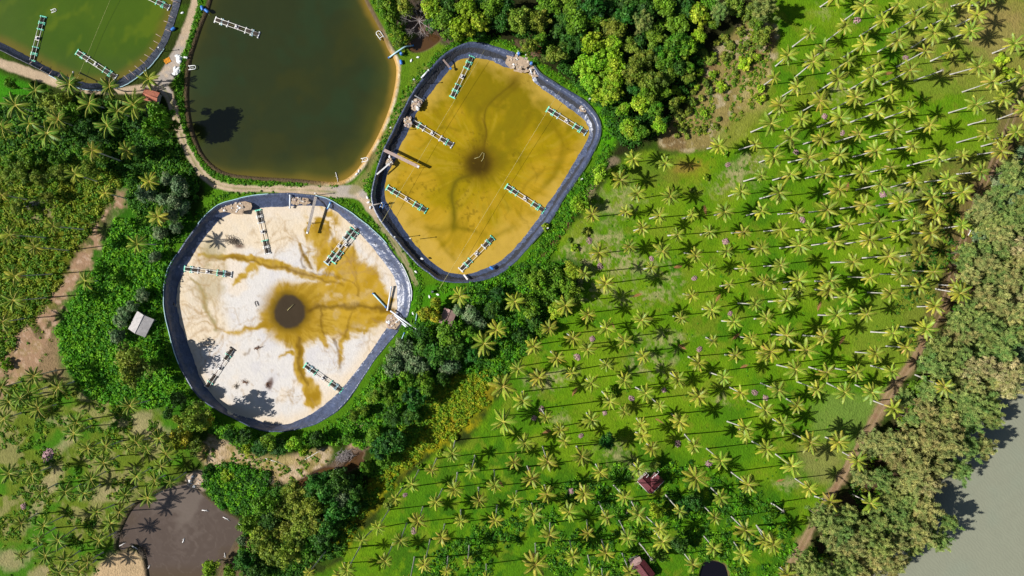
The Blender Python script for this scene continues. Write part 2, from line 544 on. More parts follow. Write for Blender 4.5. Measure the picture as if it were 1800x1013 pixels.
# dry blotches in the grove
for x, y, rx, ry, a in ((1086, 356, 30, 22, -20), (1062, 432, 28, 14, 30), (1110, 468, 42, 18, -8), (1050, 455, 30, 14, 0), (1292, 312, 34, 16, -35), (1020, 440, 22, 20, 0), (1082, 415, 12, 8, 0), (1056, 510, 30, 14, 10), (1105, 525, 26, 12, 0), (1155, 520, 30, 10, 0), (1165, 595, 26, 10, 0), (1185, 490, 14, 9, 0), (985, 740, 14, 8, 0), (1145, 645, 26, 14, 0), (1445, 22, 20, 9, 10), (1480, 160, 22, 9, 0), (1460, 180, 14, 6, 0), (1580, 450, 30, 12, 0), (1590, 335, 20, 8, 0), (1000, 660, 22, 9, 0), (960, 670, 20, 10, 0), (1080, 795, 26, 14, 20), (1120, 830, 30, 12, 20), (1265, 700, 20, 8, 0), (1380, 850, 18, 7, 0), (1310, 300, 20, 9, -30)):
    blend(blot(x, y, rx * 1.2, ry * 1.2, a, .8, 1.8) * sstep(-.22, .12, N3 + N1), A(172, 164, 112), 0.8)
# rosy patch near the top of the grove
blend(blot(1205, 300, 40, 20, -10), A(150, 138, 40), 0.6)
blend(blot(1200, 296, 24, 8, -10), A(172, 128, 60), 0.7)
blend(blot(1150, 300, 60, 30, 0), A(96, 112, 40), 0.5)
# scrubland between wood and grove
SCRUB = [(1325, 20), (1365, 60), (1350, 150), (1335, 205), (1290, 245), (1240, 262), (1170, 262), (1165, 235), (1200, 195), (1235, 140), (1250, 95), (1290, 55)]
ms = zone(SCRUB, 8, 8)
blend(ms, A(150, 134, 78))
blend(ms * sstep(-0.02, 0.12, N2), A(128, 102, 68), 0.8)
blend(ms * sstep(0.06, 0.2, N1), A(190, 174, 138), 0.8)
blend(zone([(1300, 150), (1350, 110), (1345, 190), (1300, 235), (1265, 250), (1300, 200)], 12, 12), A(172, 158, 92), 0.7)
blend(zone([(1290, 205), (1340, 190), (1330, 240), (1255, 258)], 12, 12), A(126, 142, 34), 0.75)
# wood floor
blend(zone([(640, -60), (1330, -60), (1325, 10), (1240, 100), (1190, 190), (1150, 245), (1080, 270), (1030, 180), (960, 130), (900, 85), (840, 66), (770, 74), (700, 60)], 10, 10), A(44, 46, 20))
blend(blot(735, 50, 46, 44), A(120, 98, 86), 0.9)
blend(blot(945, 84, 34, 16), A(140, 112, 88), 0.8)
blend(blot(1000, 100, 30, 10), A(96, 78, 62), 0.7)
# verges round the ponds
blend(zone([(700, 170), (735, 140), (780, 85), (830, 66), (900, 80), (960, 118), (1010, 150), (1058, 188), (1072, 230), (1060, 270), (1030, 320), (1000, 370), (965, 425), (930, 470), (880, 500), (820, 512), (760, 505), (720, 480), (660, 400), (640, 340), (668, 260)], 5, 4), A(84, 128, 14))
blend(zone([(700, 60), (780, 78), (770, 100), (730, 150), (700, 220), (672, 268), (650, 300), (690, 190), (705, 110)], 4, 4), A(104, 134, 28))
blend(zone([(1030, 165), (1070, 190), (1085, 235), (1066, 270), (1050, 260), (1058, 215)], 8, 6), A(84, 150, 8))
blend(lmask([(640, -20), (668, 25), (690, 65), (712, 100), (706, 150), (680, 230)], 8, 3, 4), A(92, 128, 22))
blend(zone([(372, 305), (450, 318), (600, 324), (640, 300), (660, 345), (725, 455), (740, 505), (728, 570), (700, 600), (665, 640), (610, 730), (520, 775), (430, 765), (330, 700), (285, 600), (275, 500), (300, 430), (350, 370)], 5, 5), A(80, 126, 16))
blend(zone([(312, 130), (340, 70), (365, -20), (345, -30), (330, 40), (300, 120), (318, 200), (330, 260), (372, 308), (345, 305), (318, 240)], 4, 4), A(74, 128, 14))
# ground beyond the left tree belt
blend(zone([(-60, 120), (60, 150), (90, 175), (40, 190), (-60, 190)], 8, 6), A(64, 136, 14))
blend(zone([(-60, 230), (120, 280), (210, 300), (200, 340), (160, 400), (110, 500), (70, 570), (-60, 640)], 20, 20), A(116, 122, 26), 0.75)
blend(blot(60, 372, 34, 18), A(160, 146, 110), 0.6)
blend(zone([(215, 300), (300, 290), (340, 330), (330, 400), (290, 470), (275, 560), (300, 660), (350, 730), (250, 740), (120, 690), (90, 600), (130, 500), (190, 380)], 12, 14), A(56, 112, 12), 0.9)
blend(zone([(-60, 590), (100, 590), (110, 640), (130, 690), (100, 720), (-60, 700)], 12, 14), A(150, 124, 92), 0.9)
blend(zone([(-60, 690), (220, 700), (330, 770), (300, 860), (230, 900), (190, 1060), (-60, 1060)], 20, 20), A(108, 128, 34), 0.9)
LB = zone([(-60, 690), (220, 700), (330, 770), (300, 860), (230, 900), (190, 1060), (-60, 1060)], 20, 20)
blend(LB * sstep(0.0, 0.14, N2), A(66, 124, 16), 0.85)
blend(LB * sstep(0.06, 0.16, -N2 + 0.6 * N1), A(166, 152, 104), 0.55)
for x, y, rx, ry, a in ((115, 780, 34, 8, -50), (90, 850, 32, 10, -55), (60, 900, 34, 8, -60), (225, 740, 40, 8, -12), (270, 755, 26, 10, 0), (20, 985, 26, 14, 0), (190, 870, 30, 10, 0), (75, 1010, 20, 12, 0), (165, 690, 24, 10, -10), (110, 740, 20, 8, 0)):
    blend(blot(x, y, rx * 1.2, ry * 1.2, a), A(182, 164, 124), 0.6)
# sandy ground below the drained pond
blend(zone([(355, 780), (385, 765), (420, 790), (470, 806), (540, 796), (580, 790), (575, 815), (548, 842), (515, 852), (480, 845), (470, 828), (430, 824), (375, 826), (355, 805)], 7, 8), A(186, 160, 122))
blend(zone([(355, 780), (385, 765), (420, 790), (470, 806), (540, 796), (580, 790), (575, 815), (548, 842), (515, 852), (480, 845), (470, 828), (430, 824), (375, 826), (355, 805)], 7, 8) * sstep(0, .16, N1 + N2), A(140, 128, 62), .7)
blend(zone([(355, 780), (385, 765), (420, 790), (470, 806), (540, 796), (580, 790), (575, 815), (548, 842), (515, 852), (480, 845), (470, 828), (430, 824), (375, 826), (355, 805)], 7, 8) * sstep(0.03, .16, -N1 + .4 * N3), A(214, 190, 160), .6)
blend(blot(480, 812, 36, 10, -5), A(176, 160, 92), 0.6)
blend(zone([(630, 745), (655, 730), (662, 760), (648, 785), (625, 800), (612, 790)], 6, 6), A(186, 154, 122))
blend(zone([(600, 800), (640, 778), (640, 800), (600, 830), (560, 845), (540, 840)], 4, 5), A(112, 92, 78), 0.9)
blend(zone([(180, 985), (230, 968), (255, 990), (262, 1060), (150, 1060)], 7, 7), A(200, 172, 132))
blend(zone([(328, 838), (356, 830), (366, 856), (350, 866), (330, 856)], 4, 5), A(168, 148, 130))
blend(zone([(405, 965), (455, 940), (450, 1060), (365, 1060)], 8, 8), A(130, 106, 80), 0.8)
blend(zone([(430, 960), (470, 940), (475, 985), (440, 1010)], 8, 8), A(120, 84, 66), 0.8)
# reeds: yellow-green strip below the drained pond
REED = [(745, 700), (800, 660), (860, 640), (880, 665), (850, 720), (800, 765), (745, 800), (690, 850), (630, 920), (600, 960), (590, 935), (640, 860), (690, 800), (700, 750)]
mr_ = zone(REED, 12, 14)
blend(mr_, A(132, 138, 18))
blend(mr_ * sstep(0.0, 0.15, N2 + 0.5 * N1), A(184, 164, 22), 0.8)
blend(mr_ * sstep(0.04, 0.16, -N2), A(150, 124, 30), 0.6)
# around the creek-side bush belt
blend(zone([(720, 505), (770, 510), (1000, 450), (1020, 500), (980, 560), (930, 610), (880, 660), (790, 660), (720, 700), (690, 740), (640, 740), (700, 600)], 10, 10), A(46, 92, 12), 0.85)
blend(zone([(725, 510), (800, 500), (815, 520), (770, 545), (735, 575), (722, 550)], 6, 5), A(74, 136, 12))
# bank ditch right of the yellow pond
blend(lmask([(1003, 385), (985, 412), (962, 442), (945, 470)], 4, 3, 2), A(128, 84, 66), 0.9)
blend(lmask([(1045, 305), (1068, 290), (1080, 282)], 7, 4, 4), A(140, 120, 100), 0.8)
blend(lmask([(1034, 340), (1046, 322)], 5, 4, 4), A(176, 156, 120), 0.8)
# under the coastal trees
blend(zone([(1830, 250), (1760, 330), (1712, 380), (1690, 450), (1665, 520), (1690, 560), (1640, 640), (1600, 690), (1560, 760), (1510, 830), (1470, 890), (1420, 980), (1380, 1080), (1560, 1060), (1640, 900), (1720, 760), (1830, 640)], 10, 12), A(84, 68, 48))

# ---- dirt ways
W_MAIN = [(-60, 92), (-10, 108), (30, 121), (66, 133), (104, 147), (150, 158), (205, 160), (246, 156), (276, 148), (295, 130), (308, 105), (319, 75), (331, 45), (340, 15), (350, -40)]
W_MAINw = [7, 8, 8, 8, 8, 7, 6, 7, 11, 13, 11, 8, 7, 7, 7]
W_LEFT = [(284, 150), (298, 172), (306, 195), (313, 222), (322, 245), (333, 270), (347, 294), (364, 313), (384, 325), (410, 331), (450, 332), (500, 333), (545, 335), (590, 338), (622, 338), (640, 350), (655, 374), (668, 392)]
W_LEFTw = [9, 8, 7, 7, 7, 7, 7, 8, 7, 7, 6, 7, 8, 9, 11, 9, 6, 4]
W_UP = [(622, 336), (638, 318), (648, 300), (658, 276), (680, 236), (706, 186), (740, 132), (770, 100)]
W_UPw = [8, 8, 5, 4, 4, 4, 3, 2]
W_DOWN = [(664, 384), (685, 418), (702, 442), (718, 470), (732, 500)]
W_DOWNw = [5, 5, 5, 5, 3]
m_main = np.maximum(lmask(W_MAIN, W_MAINw, 2, 3), lmask(W_LEFT, W_LEFTw, 2, 3))
m_up = lmask(W_UP, W_UPw, 4, 5)
m_down = lmask(W_DOWN, W_DOWNw, 3, 4)
ROAD = [(1830, 120), (1795, 165), (1776, 215), (1752, 275), (1722, 340), (1700, 400), (1678, 470), (1660, 530), (1632, 585), (1606, 632), (1580, 668), (1558, 702), (1540, 730), (1520, 765), (1494, 812), (1472, 850), (1447, 892), (1425, 930), (1408, 962), (1392, 990), (1360, 1060)]
ROADw = [12, 13, 12, 10, 9, 10, 11, 8, 8, 9, 10, 10, 10, 8, 7, 9, 7, 7, 11, 8, 7]
m_road = lmask(ROAD, ROADw, 5, 9) * sstep(560, 610, PY + 40 * N2)
blend(lmask(ROAD[:9], 16, 14, 24), A(122, 100, 66), .8)
TRACK = [(214, 342), (204, 365), (185, 395), (165, 425), (150, 450), (135, 480), (112, 520), (88, 555), (62, 590), (40, 625), (-10, 680)]
TRACKw = [8, 13, 13, 13, 12, 13, 14, 17, 24, 26, 24]
m_track = lmask(TRACK, TRACKw, 7, 14)
blend(m_main, A(200, 176, 146))
blend(m_main * blot(296, 118, 22, 46, 25), A(176, 168, 162), 0.8)
blend(m_main * blot(625, 332, 40, 20), A(184, 176, 166), 0.8)
blend(m_main * sstep(0.05, 0.2, N1), A(222, 196, 164), 0.6)
blend(lmask(W_LEFT[:14], 1.3, 1.5, 2), A(120, 130, 50), 0.55)
blend(m_up, A(150, 140, 84), 0.7)
blend(m_down, A(182, 160, 128), 0.85)
blend(lmask(W_DOWN, 1.2, 1, 2), A(110, 124, 50), 0.7)
blend(m_road, A(160, 134, 98), .9)
blend(m_road * sstep(0.0, 0.16, N1), A(150, 112, 88), 0.7)
for off in (-4, 4):
    blend(lmask([(x + off, y + off * .5) for x, y in ROAD], 1.1, 1.2, 1), A(192, 158, 130), 0.6)
m_track = m_track * (1 - .85 * sstep(.0, .12, fbm(PX, PY, 18, 4, 81) - .5))
blend(m_track, A(172, 138, 108))
blend(m_track * sstep(0.0, 0.14, N1 + .5 * N3), A(160, 136, 92), 0.75)
blend(m_track * sstep(0.06, 0.16, N3), A(214, 182, 158), 0.5)

# ---- water edges and basins
def edge(poly):
    return sdist(PX, PY, poly)


dTL = edge(TL_OUT)
dTLi = edge(floor_poly(TL_IN, Z_TL))
dYO, dYI = edge(YEL_OUT), edge(floor_poly(YEL_IN, Z_YEL))
dWO, dWI = edge(WHT_OUT), edge(floor_poly(WHT_IN, Z_WHT))
dD = edge(DARK_OUT)
dM = edge(MURK)
LINDARK = (0.04, 0.042, 0.05)
for do, di, z in ((dTL, dTLi, Z_TL - 0.7), (dYO, dYI, Z_YEL), (dWO, dWI, Z_WHT)):
    t = np.clip(do / np.maximum(do - di, 0.1), 0, 1)
    m = do > 0
    Zg = np.where(m, z * np.clip(t, 0, 1) - 0.25 * (t < 1) * sstep(0, 2, do), Zg)
    blend(sstep(0, 2, do) * (di <= 0), LINDARK)
fl = dTLi > 0
Zg = np.where(fl, Z_TL - 0.8 - 0.01 * np.clip(dTLi, 0, 60), Zg)
# dark pond: earth banks
rightside = sstep(-20, 60, (PX - 600) + 0.5 * (PY - 200))
tD = sstep(0, 9, dD)
Zg = np.where(dD > 0, Z_DARK - 0.5 + (0.5 + 0.7) * (1 - tD) - 0.0, Zg)
rightside = sstep(-20, 60, (PX - 600) + 0.5 * (PY - 200))
blend(sstep(-4, 0, dD) * (dD < 12), np.array(A(110, 92, 60)))
blend(sstep(-4, 0, dD) * (dD < 12) * rightside, A(200, 160, 96))
blend((1 - sstep(0, 4, np.abs(dD + 1))) * rightside * sstep(-.2, .1, N2 + N1), A(222, 204, 172))
blend((1 - sstep(0, 4, np.abs(dD - 1))) * (1 - rightside), A(104, 88, 70), 0.8)
tM = sstep(-2, 6, dM)
Zg = np.where(dM > -4, Zg * (1 - tM) + (Z_MURK - 0.4) * tM, Zg)
blend(sstep(-7, -1, dM + 3 * N1), A(92, 78, 64), 0.8)
for pl, z in ((CREEK, -0.6), (CREEK2, -0.6), (PUDDLE, -0.5), (PUDDLE2, -0.5), (PIT, -1.0)):
    d = edge(pl)
    t = sstep(-3, 4, d)
    Zg = np.where(d > -4, Zg * (1 - t) + (z - 0.5) * t, Zg)
    blend(sstep(-4, 0, d), A(108, 84, 64), 0.8)
dpit = np.hypot(PX - 738, PY - 582)
Zg -= 1.2 * (1 - sstep(5, 10, dpit))
blend(1 - sstep(7, 12, dpit), A(70, 46, 34))
# shore
dS = seg_dist(PX, PY, SEA, True)
dS = np.where(inside(PX, PY, SEA), dS, -dS)
tS = sstep(-20, 30, dS)
Zg = np.where(dS > -25, Zg * (1 - tS) - 2.2 * tS, Zg)
blend(sstep(-14, -4, dS), A(122, 104, 84), 0.9)
Zg = np.where((PX < -200) | (PX > 2000) | (PY < -200) | (PY > 1200), np.minimum(Zg, 0) * (dS > -25), Zg)

# ---- the drained pond's floor
Cp = C.copy()
wd = sdist(PX, PY, floor_poly(WHT_IN, Z_WHT))
wobx, woby = 22 * N2 + 9 * N1, 22 * (fbm(PX, PY, 40, 4, 21) - 0.5) + 9 * (fbm(PX, PY, 12, 4, 22) - .5)
fx_, fy_ = 900 + (PX - 900) * HC / (HC - Z_WHT), 506.5 + (PY - 506.5) * HC / (HC - Z_WHT)   # photo pixel of a floor point
Wx, Wy = fx_ + wobx, fy_ + woby


def pl(pts, w, soft):
    p = np.array(pts, float)
    q = smooth([(a[0], a[1], b) for a, b in zip(p, w)], False, 4)
    out = np.zeros(PX.shape)
    bx = (PX > p[:, 0].min() - 60) & (PX < p[:, 0].max() + 60) & (PY > p[:, 1].min() - 60) & (PY < p[:, 1].max() + 60)
    d = seg_dist(Wx[bx], Wy[bx], q[:, :2], False, list(q[:, 2]))
    out[bx] = 1 - sstep(-soft, soft, d)
    return out


def pz(pts, soft):
    return sstep(-soft, soft, sdist(Wx, Wy, smooth(pts, True, 4)))


FL = np.zeros_like(C)
FL[:] = A(225, 219, 212, 1.32)


def fb(mask, col, amt=1.0):
    m = (np.clip(mask, 0, 1) * amt)[..., None]
    FL[:] = FL * (1 - m) + np.array(col) * m


fb(sstep(0.02, 0.2, N2), A(228, 208, 180, 1.2), 0.5)
fb(sstep(0.05, 0.22, -N2 + 0.4 * N1), A(204, 200, 202, 1.25), 0.5)
fb(1 - sstep(2, 26, wd + 10 * N2), A(224, 200, 164, 1.2), 0.55)
fb(pz([(310, 500), (330, 440), (380, 390), (470, 375), (590, 370), (620, 400), (560, 420), (470, 440), (410, 450), (390, 520), (400, 580), (340, 600)], 14), A(222, 202, 168, 1.2), 0.6)
STAIN = A(214, 176, 84)
YELW = A(184, 146, 10)
YELD = A(120, 84, 12)
# wet yellow sheet
wet = pz([(560, 436), (590, 420), (612, 428), (640, 455), (668, 485), (688, 520), (692, 548), (678, 568), (650, 580), (620, 588), (592, 600), (566, 596), (548, 602), (520, 612), (492, 604), (470, 586), (458, 562), (462, 535), (474, 512), (492, 500), (515, 506), (540, 500), (560, 492), (585, 492), (560, 475), (547, 462), (550, 445)], 12)
wet = np.maximum(wet, pl([(352, 448), (392, 452), (430, 457), (470, 462), (510, 474), (545, 486), (585, 492)], [3, 5, 6, 8, 8, 9, 8], 4))
wet = np.maximum(wet, pl([(416, 505), (426, 492), (440, 476), (456, 460)], [3, 5, 6, 5], 5))
wet = np.maximum(wet, pl([(443, 490), (450, 475), (458, 460)], [2, 3, 4], 4) * .9)
wet = np.maximum(wet, pl([(480, 572), (455, 574), (430, 578), (408, 584), (395, 582)], [10, 4, 3, 3, 1], 3))
wet = np.maximum(wet, pl([(522, 600), (526, 625), (528, 650), (536, 668), (550, 690), (556, 706), (540, 712)], [10, 8, 8, 9, 14, 14, 6], 5))
wet = np.maximum(wet, pl([(515, 620), (500, 622), (488, 630)], [5, 3, 1], 3))
wet = np.maximum(wet, pl([(560, 580), (568, 598), (576, 610)], [9, 5, 3], 4))
wet = np.maximum(wet, pl([(616, 560), (608, 588), (600, 606), (596, 630), (592, 652)], [10, 7, 4, 5, 1], 4))
wet = np.maximum(wet, pl([(646, 570), (640, 588)], [6, 2], 4))
wet = np.maximum(wet, pz([(533, 380), (560, 368), (590, 378), (597, 400), (585, 420), (575, 440), (560, 450), (548, 430), (540, 410)], 15) * sstep(-.14, .06, fbm(PX, PY, 16, 4, 71) - .5) * .95)
wet = np.maximum(wet, pl([(525, 430), (536, 450), (545, 470)], [2, 2.5, 3], 4) * .9)
wet = np.maximum(wet, pl([(548, 440), (560, 432), (575, 420)], [4, 5, 3], 7) * .8)
_th, _rr = np.arctan2(Wy - 549, Wx - 509), np.hypot(Wx - 509, Wy - 549)
STR = fbm(np.cos(_th) * 40 + _rr * .06, np.sin(_th) * 40 + _rr * .06, 2.2, 4, 90) - .5
wet = np.clip(wet + (.35 + 1.0 * sstep(40, 110, _rr)) * STR * (wet > .03) * (wet < .98), 0, 1)
wet = wet * (.74 + .26 * sstep(-.16, .06, fbm(PX, PY, 16, 4, 72) - .5))
fb(wet, STAIN, 0.9)
core = sstep(0.3, .95, wet + 0.7 * N2 + .3 * N1)
fb(core, YELW, 0.8)
fb(core * sstep(.0, .16, fbm(PX, PY, 20, 4, 61) - .5), A(158, 122, 10), .55)
fb(core * sstep(-.02, .14, STR), A(160, 122, 12), .45)
fb(core * sstep(-.02, .14, -STR), A(216, 178, 66), .4)
fb(core * sstep(.02, .18, fbm(PX, PY, 26, 4, 62) - .5), A(214, 176, 76), .6)
fb(pz([(560, 440), (640, 440), (680, 500), (680, 550), (600, 560), (560, 500)], 22) * core, A(204, 160, 26), 0.45)
fb(pl([(372, 452), (430, 459), (500, 473), (560, 490), (600, 500)], [1, 2, 2.5, 2, 1], 3.5), YELD, 0.75)
fb(pl([(545, 478), (575, 482), (605, 492), (622, 500), (628, 520)], [2, 2, 1.5, 1.2, 1], 2), YELD, .55)
fb(pl([(578, 400), (586, 420), (600, 440), (618, 462)], [1.2, 1.5, 1.2, 1], 2), YELD, .5)
fb(pl([(388, 578), (372, 556), (362, 530), (350, 505), (336, 490)], [3, 3, 4, 3, 2], 3), A(150, 136, 70), 0.8)
for q in ([(330, 510), (345, 520), (365, 535)], [(326, 540), (345, 545), (366, 550)], [(330, 560), (350, 556), (372, 560)], [(336, 590), (355, 580), (378, 578)], [(340, 430), (355, 438), (380, 448)], [(360, 470), (350, 455), (345, 440)], [(345, 480), (362, 462), (385, 455)], [(480, 380), (475, 400), (470, 430)], [(505, 390), (506, 410)], [(590, 600), (610, 580)], [(395, 590), (385, 615), (372, 632)]):
    fb(pl(q, [1.2] * len(q), 2), A(176, 138, 84), 0.55)
fb(blot(365, 500, 26, 40, 20), A(176, 156, 104), 0.5)
fb(blot(365, 440, 20, 20), A(150, 140, 84), 0.55)
# drain
rd = np.hypot(fx_ - 510 + .35 * wobx, (fy_ - 548) + .35 * woby) + 2 * N3
fb(1 - sstep(26, 66, rd + 14 * N2), A(160, 124, 14), 0.85)
fb(1 - sstep(27, 44, rd + 8 * N2), A(112, 88, 16), .9)
fb(1 - sstep(25, 31, rd), A(72, 60, 44))
fb(pl([(546, 546), (562, 542), (600, 539), (650, 540), (690, 546)], [4, 3, 2.5, 3, 6], 4), A(92, 64, 12), 0.75)
fb(pl([(527, 590), (526, 620), (529, 650), (545, 680)], [3, 3, 3, 2], 3), A(112, 80, 14), 0.7)
fb(pl([(562, 545), (567, 570), (570, 592)], [1.5, 1.5, 1], 2), A(112, 80, 14), 0.7)
fb(pl([(617, 545), (612, 575), (602, 600)], [1.5, 1.5, 1], 2), A(112, 80, 14), 0.6)
fb(pl([(622, 430), (626, 470), (628, 520)], [1, 1, 1], 2), A(124, 90, 14), 0.5)
for q, w_ in (([(575, 372), (568, 392), (570, 404)], 2), ([(583, 442), (587, 455)], 3), ([(540, 440), (530, 455), (536, 470)], 2), ([(525, 430), (538, 455), (545, 468)], 2.5), ([(590, 600), (594, 625), (595, 650)], 2.5), ([(440, 610), (432, 622)], 1.5)):
    fb(pl(q, [w_] * len(q), 2), A(112, 80, 20), 0.65)
fb(sstep(0.18, 0.3, fbm(PX, PY, 9, 4, 33) - 0.45) * sstep(8, 30, wd) * (1 - core) * sstep(0, .1, fbm(PX, PY, 50, 3, 34) - .48), A(170, 140, 96), 0.35)
_rv = random.Random(8)


def vein(x, y, a, L, w, dep, amt):
    pts = [(x, y)]
    for _ in range(5):
        a += _rv.gauss(0, .28)
        x += math.cos(a) * L / 5
        y += math.sin(a) * L / 5
        pts.append((x, y))
        if dep and _rv.random() < .55:
            vein(x, y, a + _rv.choice((-1, 1)) * _rv.uniform(.35, .9), L * .6, w * .6, dep - 1, amt * .85)
    fb(pl(pts, [w * (1 - .15 * i) for i in range(6)], 1.8), A(176, 140, 82), amt)


for (x, y, a, L) in ((392, 578, 3.3, 60), (392, 578, 3.9, 70), (388, 575, 4.3, 80), (395, 580, 2.7, 50), (372, 530, 3.5, 50), (366, 505, 3.6, 46), (372, 552, 3.1, 52), (395, 455, 3.0, 56), (385, 452, 3.6, 50), (380, 450, 2.5, 52), (400, 460, 2.2, 40), (450, 458, 4.9, 50), (480, 465, 4.6, 60), (530, 455, 4.4, 46), (556, 450, 4.9, 70), (575, 455, 5.1, 70), (590, 470, 5.4, 60), (600, 480, 5.8, 66), (540, 695, 2.6, 40), (530, 660, 2.4, 40), (550, 705, .6, 30), (570, 600, 1.3, 40), (600, 600, 1.9, 44), (650, 580, 1.6, 36), (470, 590, 2.4, 50), (462, 560, 3.4, 50), (395, 590, 1.9, 60), (640, 520, 5.6, 50), (620, 500, 5.2, 60), (660, 560, .6, 40)):
    vein(x, y, a, L, 1.5, 2, .5)
fb(blot(416, 432, 10, 6) + blot(470, 676, 5, 10, 20), A(92, 60, 44), 0.9)
mfl = (wd > -3)[..., None]
C[:] = np.where(mfl, FL, C)
Zg = np.where(wd > -1, Z_WHT + 0.12 * N2 + 0.05 * N1, Zg)

# ---- faces by kind of surface
fcx = 0.25 * (PX[:-1, :-1] + PX[1:, :-1] + PX[:-1, 1:] + PX[1:, 1:])


def fm(a):
    return 0.25 * (a[:-1, :-1] + a[1:, :-1] + a[:-1, 1:] + a[1:, 1:])


KIND = np.zeros((NY - 1, NX - 1), int)
KIND[fm(m_main) > 0.5] = 1
KIND[fm(m_down) > 0.5] = 1
KIND[fm(m_road) > 0.5] = 2
KIND[fm(m_track) > 0.5] = 3
KIND[fm(wd) > -2] = 4
KIND[(fm(core) > 0.5) & (fm(wd) > -1)] = 5
KIND[(fm(rd) < 48) & (fm(wd) > -1)] = 5
WX, WY = (PX - 900) * S, (506.5 - PY) * S
VV = np.stack([WX, WY, Zg], -1).reshape(-1, 3)
CC = np.clip(C, 0.003, 0.85).reshape(-1, 3)
ii = np.arange(NY * NX).reshape(NY, NX)
QUAD = np.stack([ii[:-1, :-1], ii[1:, :-1], ii[1:, 1:], ii[:-1, 1:]], -1)
for k, nm, mt in ((0, 'ground', 'ground'), (1, 'dirt_path', 'dirt'), (2, 'dirt_road', 'dirt'), (3, 'dirt_track', 'dirt'), (4, 'pond_floor', 'mud'), (5, 'shallow_water', 'wet')):
    q = QUAD[KIND == k]
    u, inv = np.unique(q, return_inverse=True)
    o = link(nm, arr_mesh(nm, VV[u], inv.reshape(q.shape), M[mt], CC[u], True))
    tag(o, kind='structure')


# ---------------------------------------------------------------- water sheets
def sheet(name, poly, z, colfn, mat, step=3.0, grow=6, ext=None):
    x0, x1, y0, y1 = ext or (poly[:, 0].min() - 12, poly[:, 0].max() + 12, poly[:, 1].min() - 12, poly[:, 1].max() + 12)
    if isinstance(step, float):
        xs, ys = np.arange(x0, x1, step), np.arange(y0, y1, step)
    else:
        xs, ys = step
    X, Y = np.meshgrid(xs, ys)
    c = colfn(X, Y)
    k = S * (HC - z) / HC
    V = np.stack([(X - 900) * k, (506.5 - Y) * k, np.full(X.shape, z)], -1).reshape(-1, 3)
    n = np.arange(X.size).reshape(X.shape)
    Q = np.stack([n[:-1, :-1], n[1:, :-1], n[1:, 1:], n[:-1, 1:]], -1).reshape(-1, 4)
    d = seg_dist(X, Y, poly, True)
    d = np.where(inside(X, Y, poly), d, -d).reshape(-1)
    Q = Q[d[Q].max(1) > -grow]
    u, inv = np.unique(Q, return_inverse=True)
    me = arr_mesh(name, V[u], inv.reshape(Q.shape), M[mat], np.clip(c.reshape(-1, 3)[u], 0.003, 0.8), True)
    return tag(link(name, me), kind='structure')


def mixc(c, m, col):
    m = np.clip(m, 0, 1)[..., None]
    return c * (1 - m) + np.array(col) * m


def col_tl(X, Y):
    c = np.zeros(X.shape + (3,)) + np.array(A(66, 96, 10))
    c = mixc(c, sstep(60, 300, X) * sstep(140, 20, Y) * .6, A(82, 108, 10))
    c = mixc(c, sstep(60, 130, Y) * .5, A(76, 94, 34))
    n = fbm(X, Y, 60, 4, 41) - .5
    c = mixc(c, sstep(-0.1, 0.25, n) * .5, A(80, 106, 10))
    c = mixc(c, sstep(0.1, 0.3, fbm(X + Y * .3, Y * .8, 26, 3, 42) - .5) * .5, A(104, 122, 12))
    c = mixc(c, sstep(120, 20, X + (120 - Y) * .2) * 0.5, A(84, 104, 34))
    d = -sdist(X, Y, TL_IN)
    c = mixc(c, sstep(-22, 0, d + 14 * n) * 0.8, A(120, 104, 38))
    return c


def col_dark(X, Y):
    c = np.zeros(X.shape + (3,)) + np.array(A(50, 58, 26))
    n = fbm(X, Y, 70, 4, 43) - .5
    c = mixc(c, sstep(0, 0.2, n) * 0.6, A(46, 64, 34))
    c = mixc(c, sstep(0.05, 0.25, -n) * 0.6, A(60, 62, 20))
    d = sdist(X, Y, DARK_OUT)
    nn = 22 * (fbm(X, Y, 40, 3, 44) - .5)
    shallow = sstep(60, 5, d + nn) * np.clip(sstep(560, 690, X + 0.3 * Y) * .9 + sstep(255, 320, Y) * .8, 0.15, 1)
    c = mixc(c, shallow * .55, A(96, 94, 24))
    c = mixc(c, sstep(20, 3, d + nn * .5) * np.clip(sstep(500, 690, X) + sstep(270, 320, Y) * .4, 0.05, 1) * .85, A(150, 122, 40))
    return c


